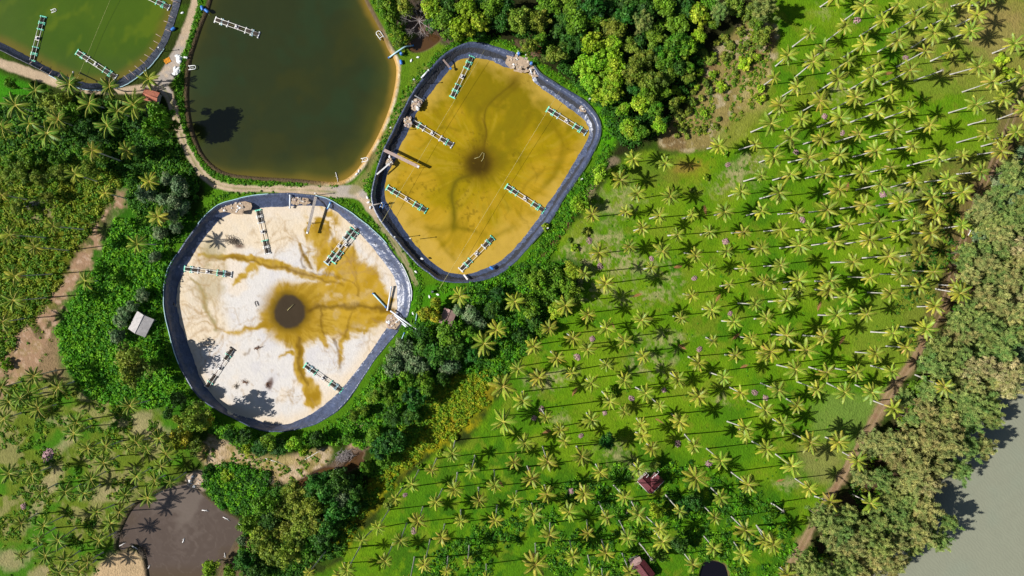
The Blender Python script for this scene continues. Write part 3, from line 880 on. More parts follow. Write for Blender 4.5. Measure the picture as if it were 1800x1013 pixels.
def col_yel(X, Y):
    # slow wandering of the stains
    wx = X + 12 * (fbm(X, Y, 40, 3, 45) - .5)
    wy = Y + 12 * (fbm(X, Y, 40, 3, 46) - .5)
    c = np.zeros(X.shape + (3,)) + np.array(A(166, 142, 6))
    n = fbm(X, Y, 70, 4, 47) - .5
    n2 = fbm(X, Y, 18, 4, 48) - .5
    _t = np.arctan2(wy - 284, wx - 843)
    _q = np.hypot(wx - 843, wy - 284)
    st = fbm(np.cos(_t) * 40 + _q * .05, np.sin(_t) * 40 + _q * .05, 2.6, 4, 91) - .5
    c = mixc(c, sstep(-0.08, 0.2, n + .5 * st + (Y - 300) / 700.) * .9, A(196, 158, 38))
    c = mixc(c, sstep(.02, .2, st) * .4, A(140, 120, 6))
    c = mixc(c, sstep(.02, .2, -st) * .3, A(204, 170, 62))
    c = mixc(c, sstep(-0.08, 0.2, -n + (240 - Y) / 500.) * .85, A(134, 118, 4))
    d = sdist(X, Y, YEL_IN)
    c = mixc(c, np.clip((26 + 26 * sstep(270, 400, Y) - d - 50 * n - 40 * n2) / 30, 0, 1) * .75, A(210, 174, 78))
    c = mixc(c, sstep(0.05, 0.3, n2) * .3, A(146, 122, 8))
    c = mixc(c, sstep(0.05, 0.3, -n2) * .3, A(200, 164, 44))

    def ln(pts, w, soft, col, amt):
        nonlocal c
        q = smooth([(a[0], a[1]) for a in pts], False, 4)
        dd = seg_dist(wx, wy, q)
        c = mixc(c, (1 - sstep(w - soft, w + soft, dd)) * amt, col)
    DK = A(104, 90, 8)
    ln([(905, 145), (880, 168), (850, 190), (842, 215), (852, 240), (850, 270)], 4, 10, A(122, 104, 6), .8)
    ln([(915, 150), (890, 172), (872, 188)], 2, 5, A(120, 102, 6), .7)
    ln([(700, 330), (735, 310), (760, 300)], 1, 4, A(132, 112, 8), .6)
    ln([(770, 420), (785, 440), (800, 455)], 2, 6, A(136, 116, 10), .6)
    ln([(960, 215), (992, 245), (985, 290), (960, 320)], 2, 7, A(146, 122, 8), .7)
    ln([(930, 200), (915, 230), (880, 262)], 2, 6, A(134, 112, 6), .6)
    ln([(842, 300), (805, 315), (795, 345), (796, 375), (795, 400)], 5, 7, A(116, 104, 4), .9)
    ln([(842, 300), (805, 315), (795, 345), (796, 375), (795, 400)], 1, 3, DK, .6)
    ln([(795, 398), (815, 404), (835, 410)], 2, 5, A(122, 106, 8), .8)
    ln([(795, 398), (770, 405), (752, 400)], 4, 9, A(126, 108, 8), .7)
    ln([(905, 150), (905, 138)], 8, 12, A(112, 92, 10), .7)
    ln([(850, 210), (855, 235), (852, 262)], 1, 2, A(110, 86, 16), .7)
    ln([(970, 215), (985, 260), (960, 330), (925, 350)], 2, 6, A(150, 122, 12), .6)
    ln([(760, 190), (775, 215), (780, 240)], 2, 6, A(150, 122, 12), .5)
    ln([(740, 280), (765, 300), (780, 330)], 2, 6, A(150, 124, 12), .6)
    ln([(905, 250), (890, 285), (880, 300)], 2, 6, A(140, 116, 14), .5)
    ln([(860, 420), (880, 410), (900, 400)], 3, 7, A(136, 118, 14), .6)
    ln([(950, 300), (930, 320), (920, 340)], 2, 5, A(136, 112, 14), .6)
    r = np.hypot(wx - 843, wy - 284)
    c = mixc(c, (1 - sstep(14, 52, r)) * .85, A(104, 82, 8))
    c = mixc(c, (1 - sstep(10, 32, r)) * .85, A(66, 50, 10))
    ln([(905, 148), (880, 166), (858, 190), (853, 215), (857, 240), (852, 268)], .8, 1.8, A(92, 74, 12), .75)
    ln([(945, 180), (975, 225), (986, 258), (980, 300), (955, 330)], 2, 7, A(128, 112, 6), .6)
    ln([(738, 262), (768, 236), (790, 205), (802, 178)], 1.2, 4, A(120, 104, 8), .55)
    ln([(772, 226), (790, 224), (806, 229)], 1.5, 4, A(118, 102, 8), .6)
    _r = random.Random(21)
    for _ in range(46):
        x, y, a = _r.uniform(690, 1020), _r.uniform(120, 470), _r.uniform(0, 6.28)
        p_ = [(x, y)]
        for _k in range(4):
            a += _r.gauss(0, .4)
            x += 9 * math.cos(a)
            y += 9 * math.sin(a)
            p_.append((x, y))
        ln(p_, .5, _r.uniform(1.2, 3), A(112, 94, 10), _r.uniform(.2, .5))
    c = mixc(c, sstep(0.19, 0.25, fbm(X, Y, 5, 3, 50) - .45) * sstep(.05, .15, fbm(X, Y, 60, 3, 58) - .5) * .5, A(112, 92, 14))
    return c


def col_murk(X, Y):
    c = np.zeros(X.shape + (3,)) + np.array(A(98, 84, 74))
    n = fbm(X, Y, 40, 4, 51) - .5
    dx, dy = X - 322 + 14 * n, Y - 938 + 14 * (fbm(X, Y, 30, 3, 52) - .5)
    r, th = np.hypot(dx, dy), np.arctan2(dy, dx)
    sp = np.sin(r * .34 - th * .8 + 26 * n + 10 * (fbm(X, Y, 14, 3, 57) - .5))
    c = mixc(c, sstep(-0.6, 1.0, sp) * .28 * (1 - sstep(15, 80, r)), A(126, 112, 102))
    c = mixc(c, sstep(-0.05, 0.25, n + (930 - Y) / 260.) * .75, A(126, 113, 102))  # paler towards the top: sky reflection painted into the water colour
    c = mixc(c, sstep(985, 1015, Y) * .6, A(96, 78, 52))
    c = mixc(c, sstep(0.9, 1.0, np.sin(r * .3 + th + 24 * n)) * .18, A(136, 122, 110))
    return c


def col_sea(X, Y):
    c = np.zeros(X.shape + (3,)) + np.array(A(155, 157, 135))
    n = fbm(X, Y, 90, 4, 53) - .5
    c = mixc(c, sstep(0, .25, n) * .35, A(148, 158, 138))
    d = seg_dist(X, Y, SEA, True)
    c = mixc(c, sstep(45, 0, d) * .5, A(132, 126, 104))
    return c


def col_brown(X, Y):
    return np.zeros(X.shape + (3,)) + np.array(A(92, 66, 40))


def col_black(X, Y):
    return np.zeros(X.shape + (3,)) + np.array(A(22, 20, 26))


sheet('pond_water', TL_IN, Z_TL, col_tl, 'water', 2.5, 7)
sheet('pond_water', DARK_OUT, Z_DARK, col_dark, 'water', 3.0, 8)
sheet('pond_water', YEL_IN, Z_YEL + 0.06, col_yel, 'wet', 2.0, 3)
sheet('pond_water', MURK, Z_MURK, col_murk, 'water', 2.0, 6)
for pl_ in (CREEK, CREEK2, PUDDLE, PUDDLE2):
    sheet('creek_water', pl_, -0.6, col_brown, 'water', 3.0, 5)
sheet('ditch_water', PIT, -1.0, col_black, 'water', 3.0, 5)
_sx = np.concatenate([np.arange(1430, 1900, 5.0), np.array([1920, 1960, 2040, 2200, 2500, 3200, 4500, 6500, 8900])])
_sy = np.concatenate([np.arange(600, 1100, 5.0), np.array([1120, 1160, 1240, 1400, 1700, 2400, 4000, 6000, 8900])])
sheet('sea_water', SEA, -0.8, col_sea, 'sea', (_sx, _sy), 12, (0, 0, 0, 0))
# ---------------------------------------------------------------- leaves
def rand_unit(n, rng, upbias=0.0):
    v = rng.normal(size=(n, 3))
    v[:, 2] = np.abs(v[:, 2]) + upbias if upbias >= 0 else v[:, 2]
    return v / np.linalg.norm(v, axis=1, keepdims=True)


def leaf_quads(P_, Nn, size, rng, aspect=1.0, fold=0.0, along=None):
    """diamond leaves: centre, normal, half length"""
    n = len(P_)
    r = rng.normal(size=(n, 3)) if along is None else along
    u = np.cross(Nn, r)
    u /= np.linalg.norm(u, axis=1, keepdims=True) + 1e-9
    w = np.cross(u, Nn)
    s = np.asarray(size).reshape(-1, 1)
    V = np.stack([P_ - w * s, P_ - u * s * aspect, P_ + w * s, P_ + u * s * aspect], 1).reshape(-1, 3)
    F = np.arange(n * 4).reshape(n, 4)
    return V, F


def crown_mesh(name, seed, R, Hh, nl, per, leaf, hues, lobe_r=(0.3, 0.45), flat=0.75, aspect=0.75, jag=0.25, feather=False, lo=.45, hi=.86):
    """foliage: many leaf faces gathered in clumps over a dome; R radius, Hh half height"""
    rng = np.random.default_rng(seed)
    Vs, Fs, Cs = [], [], []
    b = 0
    ga = math.pi * (3 - math.sqrt(5))
    sx = rng.uniform(.8, 1.2)
    for i in range(nl):
        t = (i + 0.5) / nl
        z = 1 - 1.45 * t                      # top to a bit below the equator
        rr = math.sqrt(max(0, 1 - z * z))
        ph = i * ga + rng.uniform(-.35, .35)
        q = rng.uniform(lo, hi) * (1 + jag * rng.uniform(-1, .6))
        c = np.array([R * q * rr * math.cos(ph) * sx, R * q * rr * math.sin(ph), Hh * q * z])
        lr = R * rng.uniform(*lobe_r)
        m = int(per * rng.uniform(0.7, 1.3))
        d = rand_unit(m, rng, 0.0)
        dn = rng.normal(size=(m, 3))
        d = d * np.array([1, 1, 1.0])
        rad = lr * rng.uniform(0.35, 1.05, (m, 1))
        pos = c + d * rad * np.array([1, 1, flat])
        nn = d + 0.75 * dn / np.linalg.norm(dn, axis=1, keepdims=True) + np.array([0, 0, 0.25])
        nn /= np.linalg.norm(nn, axis=1, keepdims=True)
        sz = leaf * rng.uniform(0.6, 1.3, m)
        if feather:
            od = np.array([math.cos(ph) * rr, math.sin(ph) * rr, .25 + .5 * z]) + .35 * rng.normal(size=3)
            od /= np.linalg.norm(od)
            uu = rng.uniform(-.6, 1.0, (m, 1))
            pos = c + od * uu * R * rng.uniform(.16, .3) + rng.normal(size=(m, 3)) * R * .045 * (1.15 - .6 * uu)
            out = np.array([math.cos(ph) * rr, math.sin(ph) * rr, 0.35 + 0.4 * z]) + 0.55 * rng.normal(size=(m, 3))
            V, F = leaf_quads(pos, nn, sz * 2.3, rng, 0.13, along=np.cross(out, nn))
        else:
            V, F = leaf_quads(pos, nn, sz, rng, aspect)
        h = np.array(hues[rng.integers(len(hues))]) * rng.uniform(0.8, 1.2)
        col = np.repeat(h[None, :] * rng.uniform(0.72, 1.28, (m, 1)), 4, 0)
        Vs.append(V)
        Fs.append(F + b)
        Cs.append(col)
        b += len(V)
    return arr_mesh(name, np.concatenate(Vs), np.concatenate(Fs), M['needle' if feather else 'leaf'], np.concatenate(Cs))


def trunk_mesh(name, seed, Ht, r0, R, nlimb=6, mat='bark'):
    rnd = random.Random(seed)
    mb = MB()
    top = Vector((rnd.uniform(-.3, .3), rnd.uniform(-.3, .3), Ht))
    mb.tube([(0, 0, -0.6), (0.05, 0.02, Ht * .3), (top.x * .6, top.y * .6, Ht * .65), top], [r0 * 1.25, r0, r0 * .75, r0 * .45], 8)
    for i in range(nlimb):
        a = 2 * math.pi * (i + rnd.uniform(-.3, .3)) / nlimb
        z0 = Ht * rnd.uniform(.45, .9)
        e = Vector((math.cos(a) * R * .7, math.sin(a) * R * .7, Ht + rnd.uniform(-.1, .25) * R))
        s0 = Vector((top.x * z0 / Ht * .8, top.y * z0 / Ht * .8, z0))
        mid = s0.lerp(e, .5) + Vector((0, 0, -.08 * R))
        mb.tube([s0, mid, e], [r0 * .5, r0 * .3, r0 * .1], 6)
    return mb.mesh(name, M[mat], True)


F_GREEN = [A(96, 138, 28, 1.0), A(78, 128, 20, 1.0), A(112, 146, 34, 1.0), A(86, 124, 30, 1.0)]
F_BRIGHT = [A(142, 172, 38, 1.0), A(126, 166, 26, 1.0), A(158, 178, 46, 1.0), A(112, 152, 24, 1.0)]
F_DARK = [A(58, 104, 30, 1.0), A(48, 96, 22, 1.0), A(72, 112, 34, 1.0), A(50, 88, 34, 1.0)]
F_OLIVE = [A(124, 142, 44, 1.0), A(104, 130, 34, 1.0), A(140, 152, 54, 1.0), A(98, 122, 42, 1.0)]
F_GREY = [A(120, 138, 96, 1.0), A(104, 128, 86, 1.0), A(132, 146, 104, 1.0), A(88, 118, 70, 1.0)]
F_CASU = [A(172, 172, 104, .95), A(154, 162, 94, .95), A(184, 178, 110, .95), A(140, 154, 88, .95)]
F_CASG = [A(148, 164, 88, .95), A(132, 156, 80, .95), A(162, 172, 96, .95), A(118, 146, 76, .95)]
F_TAN = [A(192, 180, 126, .95), A(178, 172, 112, .95), A(200, 188, 138, .95), A(160, 164, 104, .95)]
F_YEL = [A(160, 166, 34, 1.0), A(142, 156, 30, 1.0), A(180, 174, 46, 1.0), A(126, 146, 34, 1.0)]

KINDS_ = {}


def kind(key, name, hues, R, Hh, Ht, nl, per, leaf, feather=False, nvar=3, r0=.22, **kw):
    vs = []
    for v in range(nvar):
        s = hash_(key) + v
        vs.append((crown_mesh('crown', s, R, Hh, nl, per, leaf, hues, feather=feather, **kw), trunk_mesh('trunk', s, Ht, r0, R)))
    KINDS_[key] = (name, vs, R, Ht)


def hash_(k):
    return sum(ord(c) * (i + 3) for i, c in enumerate(k)) * 10


kind('green', 'broadleaf_tree', F_GREEN, 4.2, 3.2, 6.0, 30, 84, .34, nvar=5, jag=.42, lobe_r=(.2, .46))
kind('bright', 'broadleaf_tree', F_BRIGHT, 4.2, 3.2, 6.0, 30, 84, .32, nvar=5, jag=.42, lobe_r=(.2, .44))
kind('dark', 'broadleaf_tree', F_DARK, 4.2, 3.2, 6.0, 30, 84, .34, nvar=5, jag=.42, lobe_r=(.2, .46))
kind('olive', 'broadleaf_tree', F_OLIVE, 4.2, 3.0, 5.5, 30, 96, .29, nvar=4, jag=.42, lobe_r=(.2, .44))
kind('grey', 'broadleaf_tree', F_GREY, 3.8, 2.6, 4.0, 30, 80, .30, nvar=3)
kind('casu', 'casuarina_tree', F_CASU, 4.8, 3.8, 10.0, 96, 72, .32, True, nvar=3, jag=.5, lobe_r=(.07, .2), lo=.3, hi=1.02)
kind('casg', 'casuarina_tree', F_CASG, 4.8, 3.8, 10.0, 96, 72, .32, True, nvar=3, jag=.5, lobe_r=(.07, .2), lo=.3, hi=1.02)
kind('tan', 'casuarina_tree', F_TAN, 4.8, 3.6, 10.0, 96, 56, .32, True, nvar=2, jag=.5, lobe_r=(.06, .18), lo=.3, hi=1.02)
kind('yel', 'broadleaf_tree', F_YEL, 4.0, 3.0, 5.0, 26, 95, .32, nvar=2)
kind('shrub', 'shrub', F_OLIVE, 2.0, 1.2, .7, 12, 60, .28, nvar=3, r0=.07)
kind('shrubg', 'shrub', F_BRIGHT, 2.0, 1.3, .7, 12, 60, .28, nvar=3, r0=.07)

LOOK = {'green': 'mid green leafy tree', 'bright': 'bright yellow-green bushy tree', 'dark': 'dark green dense tree',
        'olive': 'olive green leafy tree', 'grey': 'grey-green low tree', 'casu': 'straw-olive feathery casuarina',
        'casg': 'green feathery casuarina', 'tan': 'pale tan feathery casuarina', 'yel': 'yellowish leafy tree',
        'shrub': 'olive shrub', 'shrubg': 'bright green shrub'}
USED = set()


_ONES = 'zero one two three four five six seven eight nine ten eleven twelve thirteen fourteen fifteen sixteen seventeen eighteen nineteen'.split()
_TENS = 'x x twenty thirty forty fifty sixty seventy eighty ninety'.split()


def words_(n):
    n = int(min(99, max(1, n)))
    return _ONES[n] if n < 20 else _TENS[n // 10] + ('-' + _ONES[n % 10] if n % 10 else '')


def where(px, py, dec=0):
    return '%s percent across and %s down the photo' % (words_(round(px / 18)), words_(round(py / 10.13)))


def uniq(fmt, px, py):
    l = fmt % where(px, py)
    k = 0
    while l in USED:
        k += 1
        px += 18 * (1 if k % 2 else -2) * .6
        l = fmt % where(px, py)
    USED.add(l)
    return l


TREES = []


def tree(px, py, rpx, key, where_='', group=None, lift=1.0):
    name, vs, R, Ht = KINDS_[key]
    sc = rpx * S / R * 0.92
    rnd = random.Random(int(px * 13 + py * 7))
    sz = sc ** .7 * rnd.uniform(.78, 1.25) * lift
    zc = Ht * sz
    p = P(px, py, zc)
    root = empty(name, (p.x, p.y, 0), rnd.uniform(0, 6.28))
    cm, tm = vs[rnd.randrange(len(vs))]
    c = link('crown', cm, root)
    c.location = (0, 0, zc)
    c.scale = (sc * rnd.uniform(.9, 1.1), sc * rnd.uniform(.9, 1.1), sz * rnd.uniform(.95, 1.2))
    t = link('trunk', tm, root)
    t.scale = (sc, sc, sz)
    cat = 'shrub' if key.startswith('shrub') else 'tree'
    tag(root, uniq(LOOK[key] + (' ' + where_ if where_ else '') + ', %s', px, py), cat, group)
    TREES.append((px, py, rpx))
    return root


def tile(ox, oy, sc, rows, where_, group):
    for r in rows:
        x, y, rr, key = r[:4]
        tree(ox + x / sc, oy + y / sc, rr / sc, key, where_, group, r[4] if len(r) > 4 else 1.0)


G, B, D, O, GR, CA, CG, TN, YL = 'green', 'bright', 'dark', 'olive', 'grey', 'casu', 'casg', 'tan', 'yel'
# the wood north of the yellow pond
tile(900, 0, 4, [
    (60, 150, 92, O), (190, 150, 82, O), (250, 50, 90, G), (120, 330, 66, O), (310, 390, 86, O), (410, 55, 92, G), (560, 50, 90, D), (590, 145, 88, G), (450, 175, 100, G),
    (560, 310, 88, B), (710, 215, 92, O), (685, 325, 90, B), (500, 465, 92, B), (610, 440, 76, B), (720, 450, 86, B), (550, 590, 88, B), (700, 560, 92, B), (690, 660, 92, B), (610, 670, 66, B),
    (840, 335, 76, O), (920, 160, 76, CG), (810, 110, 92, D), (940, 50, 84, D), (1070, 50, 92, G), (1000, 245, 92, G), (1160, 175, 92, G), (1150, 320, 84, G), (1235, 335, 66, B),
    (1310, 250, 62, B), (1300, 95, 92, B), (1390, 40, 66, G), (1455, 85, 76, CG), (1420, 170, 52, G), (1230, 60, 72, D), (930, 420, 92, O), (850, 510, 84, O), (980, 580, 92, O),
    (1070, 430, 84, G), (1090, 545, 76, G), (1160, 460, 70, D), (960, 650, 80, G), (910, 735, 84, B), (1005, 765, 60, G), (830, 910, 90, B), (1030, 890, 62, B), (910, 930, 66, G), (780, 770, 56, B),
    (740, 130, 76, D), (330, 215, 66, D), (680, 50, 66, D), (1560, 50, 70, O), (1690, 110, 84, O), (1780, 50, 90, CG), (1760, 255, 84, O), (1725, 165, 52, G),
    (1240, 480, 50, G), (1240, 550, 46, O), (1140, 735, 50, O), (370, 130, 66, D), (480, 300, 70, D), (640, 570, 56, O), (900, 300, 66, D), (1070, 650, 54, G), (850, 620, 60, D), (800, 20, 70, D), (1180, 20, 70, D), (400, 280, 66, D), (1000, 360, 56, D), (200, 270, 50, G)],
     'in the wood', 'trees of the wood at the top')
tile(450, 0, 4, [
    (930, 90, 70, G), (1050, 45, 70, O), (950, 175, 56, G), (1230, 60, 90, B), (1330, 150, 92, G), (1420, 210, 96, B), (1340, 35, 80, D), (1480, 60, 96, B), (1570, 160, 80, B), (1660, 50, 92, G),
    (1760, 60, 80, D), (1720, 150, 76, D), (1790, 150, 70, O), (1590, 40, 60, D), (1345, 250, 46, G), (1000, 250, 46, G), (1010, 300, 40, O), (1560, 240, 50, D), (1640, 150, 60, D), (880, 20, 50, G), (1250, 170, 56, D)],
     'in the wood', 'trees of the wood at the top')
# coastal belt
tile(1350, 253, 4, [
    (1510, 445, 88, CA), (1700, 195, 84, CG), (1635, 275, 78, GR), (1745, 260, 78, CG), (1700, 400, 92, GR), (1785, 420, 80, CG), (1615, 365, 76, CG), (1560, 560, 84, CG), (1700, 560, 84, CG),
    (1640, 640, 84, CA), (1490, 640, 70, GR), (1785, 505, 78, CG), (1400, 760, 84, CG), (1510, 735, 84, CG), (1380, 850, 70, CG), (1520, 830, 92, CA), (1650, 860, 84, CG), (1765, 730, 84, TN),
    (1420, 935, 84, CA), (1560, 960, 84, CG), (1700, 965, 84, CA), (1795, 930, 80, CG), (1795, 335, 76, GR), (1790, 190, 72, GR), (1770, 60, 60, GR), (1600, 480, 70, CG), (1640, 745, 70, CG), (1790, 620, 70, CG), (1440, 540, 50, CA), (1700, 480, 60, CG), (1790, 830, 70, CA)],
     'in the coastal belt', 'trees of the coastal belt')
tile(1350, 506, 4, [
    (1500, 60, 84, CA), (1620, 55, 84, CA), (1740, 60, 84, TN), (1490, 145, 80, CG), (1625, 150, 92, CA), (1735, 180, 84, CA), (1400, 175, 72, CG), (1320, 235, 80, CG), (1480, 240, 84, CG), (1595, 265, 84, CG),
    (1290, 330, 88, CA), (1400, 320, 84, CA), (1535, 370, 84, CG), (1680, 335, 84, CG), (1780, 330, 84, CG), (1210, 440, 84, CG), (1340, 445, 92, CG), (1480, 440, 84, CG), (1645, 445, 92, CG), (1765, 455, 84, GR),
    (1150, 540, 80, CG), (1290, 545, 92, CG), (1420, 590, 88, TN), (1530, 555, 90, TN), (1650, 585, 100, TN), (1750, 610, 88, TN), (1690, 700, 92, TN), (1575, 660, 88, CA), (1040, 695, 76, G), (960, 775, 66, CG),
    (1130, 720, 92, CG), (1250, 700, 84, CG), (1440, 700, 80, CA), (1400, 800, 92, CG), (1530, 820, 92, CG), (1570, 920, 84, CG), (1100, 840, 92, CA), (1240, 850, 84, CG), (1010, 920, 72, CG), (1140, 960, 80, CA),
    (1270, 960, 92, CA), (1420, 930, 92, CG), (1330, 620, 60, CG), (1340, 770, 60, CA), (1220, 620, 60, CG), (1560, 470, 60, CG)],
     'in the coastal belt', 'trees of the coastal belt')
tile(1350, 760, 4, [
    (720, 85, 92, CA), (850, 70, 92, CA), (990, 60, 100, CA), (1130, 60, 92, CA), (1250, 85, 100, CA), (1400, 105, 100, CG), (1510, 105, 84, CA), (900, 200, 100, CA), (1050, 220, 100, CA), (1180, 250, 92, CA),
    (1000, 330, 100, CA), (1120, 365, 92, TN), (1350, 265, 96, CG), (800, 320, 84, CG), (650, 310, 62, CA), (850, 440, 92, CG), (980, 480, 92, CG), (1090, 510, 92, CA), (760, 500, 66, CG),
    (1120, 600, 92, CA), (1270, 635, 70, CG), (960, 640, 92, CG), (1060, 700, 92, CA), (1180, 760, 92, CG), (560, 570, 88, CG), (380, 610, 92, CG), (430, 530, 60, CG), (520, 680, 92, CG), (650, 680, 80, CG), (780, 640, 84, CG),
    (470, 780, 88, CA), (620, 800, 92, CA), (780, 780, 92, CG), (900, 760, 84, CA), (720, 890, 100, CA), (870, 930, 100, CA), (560, 930, 92, CG), (260, 930, 92, CG), (410, 985, 92, CG), (180, 985, 76, CA), (680, 1000, 84, CA), (300, 850, 50, G), (870, 560, 60, CG), (1020, 800, 60, CG)],
     'in the coastal belt', 'trees of the coastal belt')
# grove below the creek
tile(450, 760, 4, [
    (60, 500, 92, G), (90, 620, 92, D), (260, 440, 92, O), (380, 420, 70, D), (180, 560, 70, O), (290, 560, 92, O), (400, 525, 84, O), (500, 410, 92, D), (610, 340, 84, D), (600, 450, 80, GR), (560, 560, 84, D), (670, 520, 76, D),
    (40, 740, 92, O), (170, 690, 92, O), (300, 690, 100, O), (420, 650, 92, O), (120, 840, 92, O), (240, 850, 92, O), (350, 820, 80, G), (440, 760, 76, D), (510, 650, 76, D), (420, 350, 66, D), (690, 420, 60, D), (500, 310, 60, D)],
     'in the lower thicket', 'trees of the thicket below the creek')
tile(450, 760, 4, [
    (40, 100, 84, D), (270, 80, 66, B), (340, 130, 46, B), (170, 110, 66, D), (420, 50, 56, D), (880, 110, 84, D), (830, 40, 66, G), (970, 55, 84, D), (900, 200, 56, G), (770, 240, 46, G), (640, 40, 46, G), (90, 60, 60, G)],
     'beside the creek', 'trees along the creek')
# belt right of the drained pond
tile(450, 506, 3.989, [
    (1190, 180, 62, YL), (1260, 110, 56, YL), (1510, 195, 84, GR), (1340, 320, 92, G), (1500, 330, 70, G), (1030, 450, 96, GR), (970, 540, 84, GR), (1170, 440, 84, D), (1130, 545, 92, GR), (1265, 460, 92, D), (1360, 550, 76, GR),
    (1060, 640, 76, G), (1110, 770, 88, D), (1190, 700, 80, G), (1040, 740, 56, G), (900, 700, 56, G), (830, 760, 56, G), (940, 790, 56, G), (960, 900, 66, D), (1080, 900, 66, D), (760, 860, 50, G), (690, 900, 46, G), (1400, 420, 84, D), (1520, 470, 66, D),
    (1650, 160, 60, D), (1680, 50, 60, D), (1570, 250, 52, GR), (1250, 200, 56, YL), (1420, 160, 46, GR), (1170, 330, 60, D), (1300, 640, 50, D), (1180, 610, 60, G)],
     'by the drained pond', 'trees right of the drained pond')
tile(900, 253, 4, [(625, 215, 72, B), (470, 430, 78, B), (780, 180, 40, G), (300, 940, 92, G), (420, 900, 76, B), (380, 980, 70, G), (180, 960, 84, G), (60, 950, 70, G)],
     'below the yellow pond', 'trees right of the drained pond')
tile(900, 506, 4, [(110, 110, 92, G), (260, 50, 80, G), (310, 150, 76, B), (420, 60, 66, G), (150, 235, 66, D), (60, 330, 60, D), (210, 300, 50, G)],
     'below the yellow pond', 'trees right of the drained pond')
tile(900, 760, 4, [(670, 60, 66, D), (1010, 560, 66, B), (1210, 520, 60, D), (1280, 500, 60, D), (1040, 850, 80, G), (1180, 790, 66, D), (1000, 235, 46, O)],
     'among lower palms', 'trees among the lower palms')
# left of the path
tile(0, 0, 4, [(390, 740, 96, O), (320, 690, 66, O), (480, 690, 62, O), (500, 790, 76, G), (1140, 820, 96, G, 1.7), (1100, 930, 88, G, 1.6), (1210, 890, 56, G), (1060, 765, 56, GR), (90, 600, 46, G), (600, 900, 76, D), (960, 850, 70, D), (700, 960, 70, D)],
     'beside the left path', 'trees left of the dark pond')
tile(0, 253, 4, [(1030, 345, 74, GR), (1180, 250, 60, GR), (1265, 300, 84, GR), (1230, 400, 80, GR), (1290, 450, 56, GR), (1150, 390, 60, GR), (1210, 500, 60, GR), (1130, 630, 60, GR), (1240, 590, 50, GR), (700, 90, 76, G), (590, 70, 62, G), (1090, 795, 50, GR), (640, 180, 70, O), (150, 190, 70, O), (280, 250, 66, O), (60, 230, 66, O), (420, 200, 66, O), (60, 120, 60, G), (190, 90, 66, G), (340, 380, 56, O), (120, 440, 60, O), (400, 110, 56, G), (980, 60, 60, D)],
     'in the left scrub', 'trees in the left scrub')
tile(0, 506, 3.989, [(930, 545, 132, O), (850, 230, 56, GR), (830, 340, 62, GR), (1000, 50, 50, GR), (870, 180, 50, GR), (930, 130, 46, GR), (1390, 900, 92, O, 1.5), (1310, 930, 84, O, 1.4), (1450, 940, 60, YL), (1110, 540, 52, G), (1250, 780, 62, D), (1180, 880, 50, D)],
     'in the left scrub', 'trees in the left scrub')
tile(0, 760, 4, [(1280, 40, 92, YL), (1370, 90, 66, O), (1745, 120, 56, B), (1740, 640, 76, G), (1790, 700, 60, B), (1480, 950, 70, B), (1720, 900, 80, D), (1790, 970, 70, D), (1620, 980, 60, G), (1720, 30, 60, D), (1620, 20, 50, D), (1700, 760, 40, GR), (1600, 300, 50, 'shrubg')],
     'beside the murky pond', 'trees near the murky pond')
# scrubland shrubs
for (x, y, r, k) in ((1350, 385, 46, 'shrub'), (1415, 385, 24, 'shrubg'), (1400, 430, 40, 'shrub'), (1490, 405, 36, 'shrub'), (1535, 400, 28, 'shrub'), (1635, 450, 58, 'shrubg'), (1720, 405, 36, 'shrubg'), (1680, 370, 24, 'shrub'), (1620, 350, 22, 'shrub'),
                     (1410, 525, 34, 'shrubg'), (1470, 615, 46, 'shrubg'), (1565, 515, 26, 'shrub'), (1380, 645, 34, 'shrub'), (1360, 580, 34, 'shrub'), (1275, 650, 26, 'shrub'), (1300, 620, 26, 'shrubg'), (1350, 800, 32, 'shrubg'), (1260, 720, 40, 'shrub'),
                     (1185, 700, 40, 'shrubg'), (1170, 800, 46, 'shrub'), (1240, 790, 36, 'shrub'), (1190, 900, 40, 'shrub'), (1430, 885, 26, 'shrub'), (1350, 910, 24, 'shrub'), (1310, 915, 24, 'shrub'), (1450, 840, 22, 'shrub'), (1160, 955, 24, 'shrub'), (1500, 695, 20, 'shrub'),
                     (1750, 625, 36, 'shrubg'), (1765, 690, 28, 'shrubg'), (1720, 680, 24, 'shrubg'), (1745, 715, 24, 'shrubg'), (1650, 310, 26, 'shrub'), (1530, 320, 46, 'shrub'), (1490, 270, 40, 'shrub'), (1600, 220, 40, 'shrub'), (1560, 570, 22, 'shrub'), (1330, 690, 30, 'shrub'), (1440, 300, 30, 'shrub'), (1230, 960, 26, 'shrub'), (1320, 510, 36, 'shrubg'), (1150, 640, 40, 'shrubg')):
    tree(900 + x / 4, y / 4, r / 4, k, 'on dry scrubland', 'shrubs on the dry scrubland')
for (x, y, r, k) in ((1240, 312, 7, 'shrubg'), (1275, 270, 7, 'shrubg'), (1031, 407, 9, 'shrub'), (1009, 436, 9, 'shrubg'), (1001, 423, 5, 'shrub'), (798, 770, 8, 'shrubg'), (773, 797, 8, 'shrubg'), (737, 820, 6, 'shrubg'), (707, 853, 6, 'shrubg'), (681, 888, 10, 'shrub'), (1072, 690, 14, 'shrubg'), (1770, 130, 14, 'shrubg'), (1760, 106, 14, 'shrubg'), (12, 640, 12, 'shrubg'), (960, 400, 8, 'shrubg'), (1215, 335, 6, 'shrub')):
    tree(x, y, r, k, 'on the grass', 'single shrubs on grass')

# leafless tree by the puddle
_rt = empty('bare_tree', P(738, 42, 0))
_mb = MB()
_rn = random.Random(5)


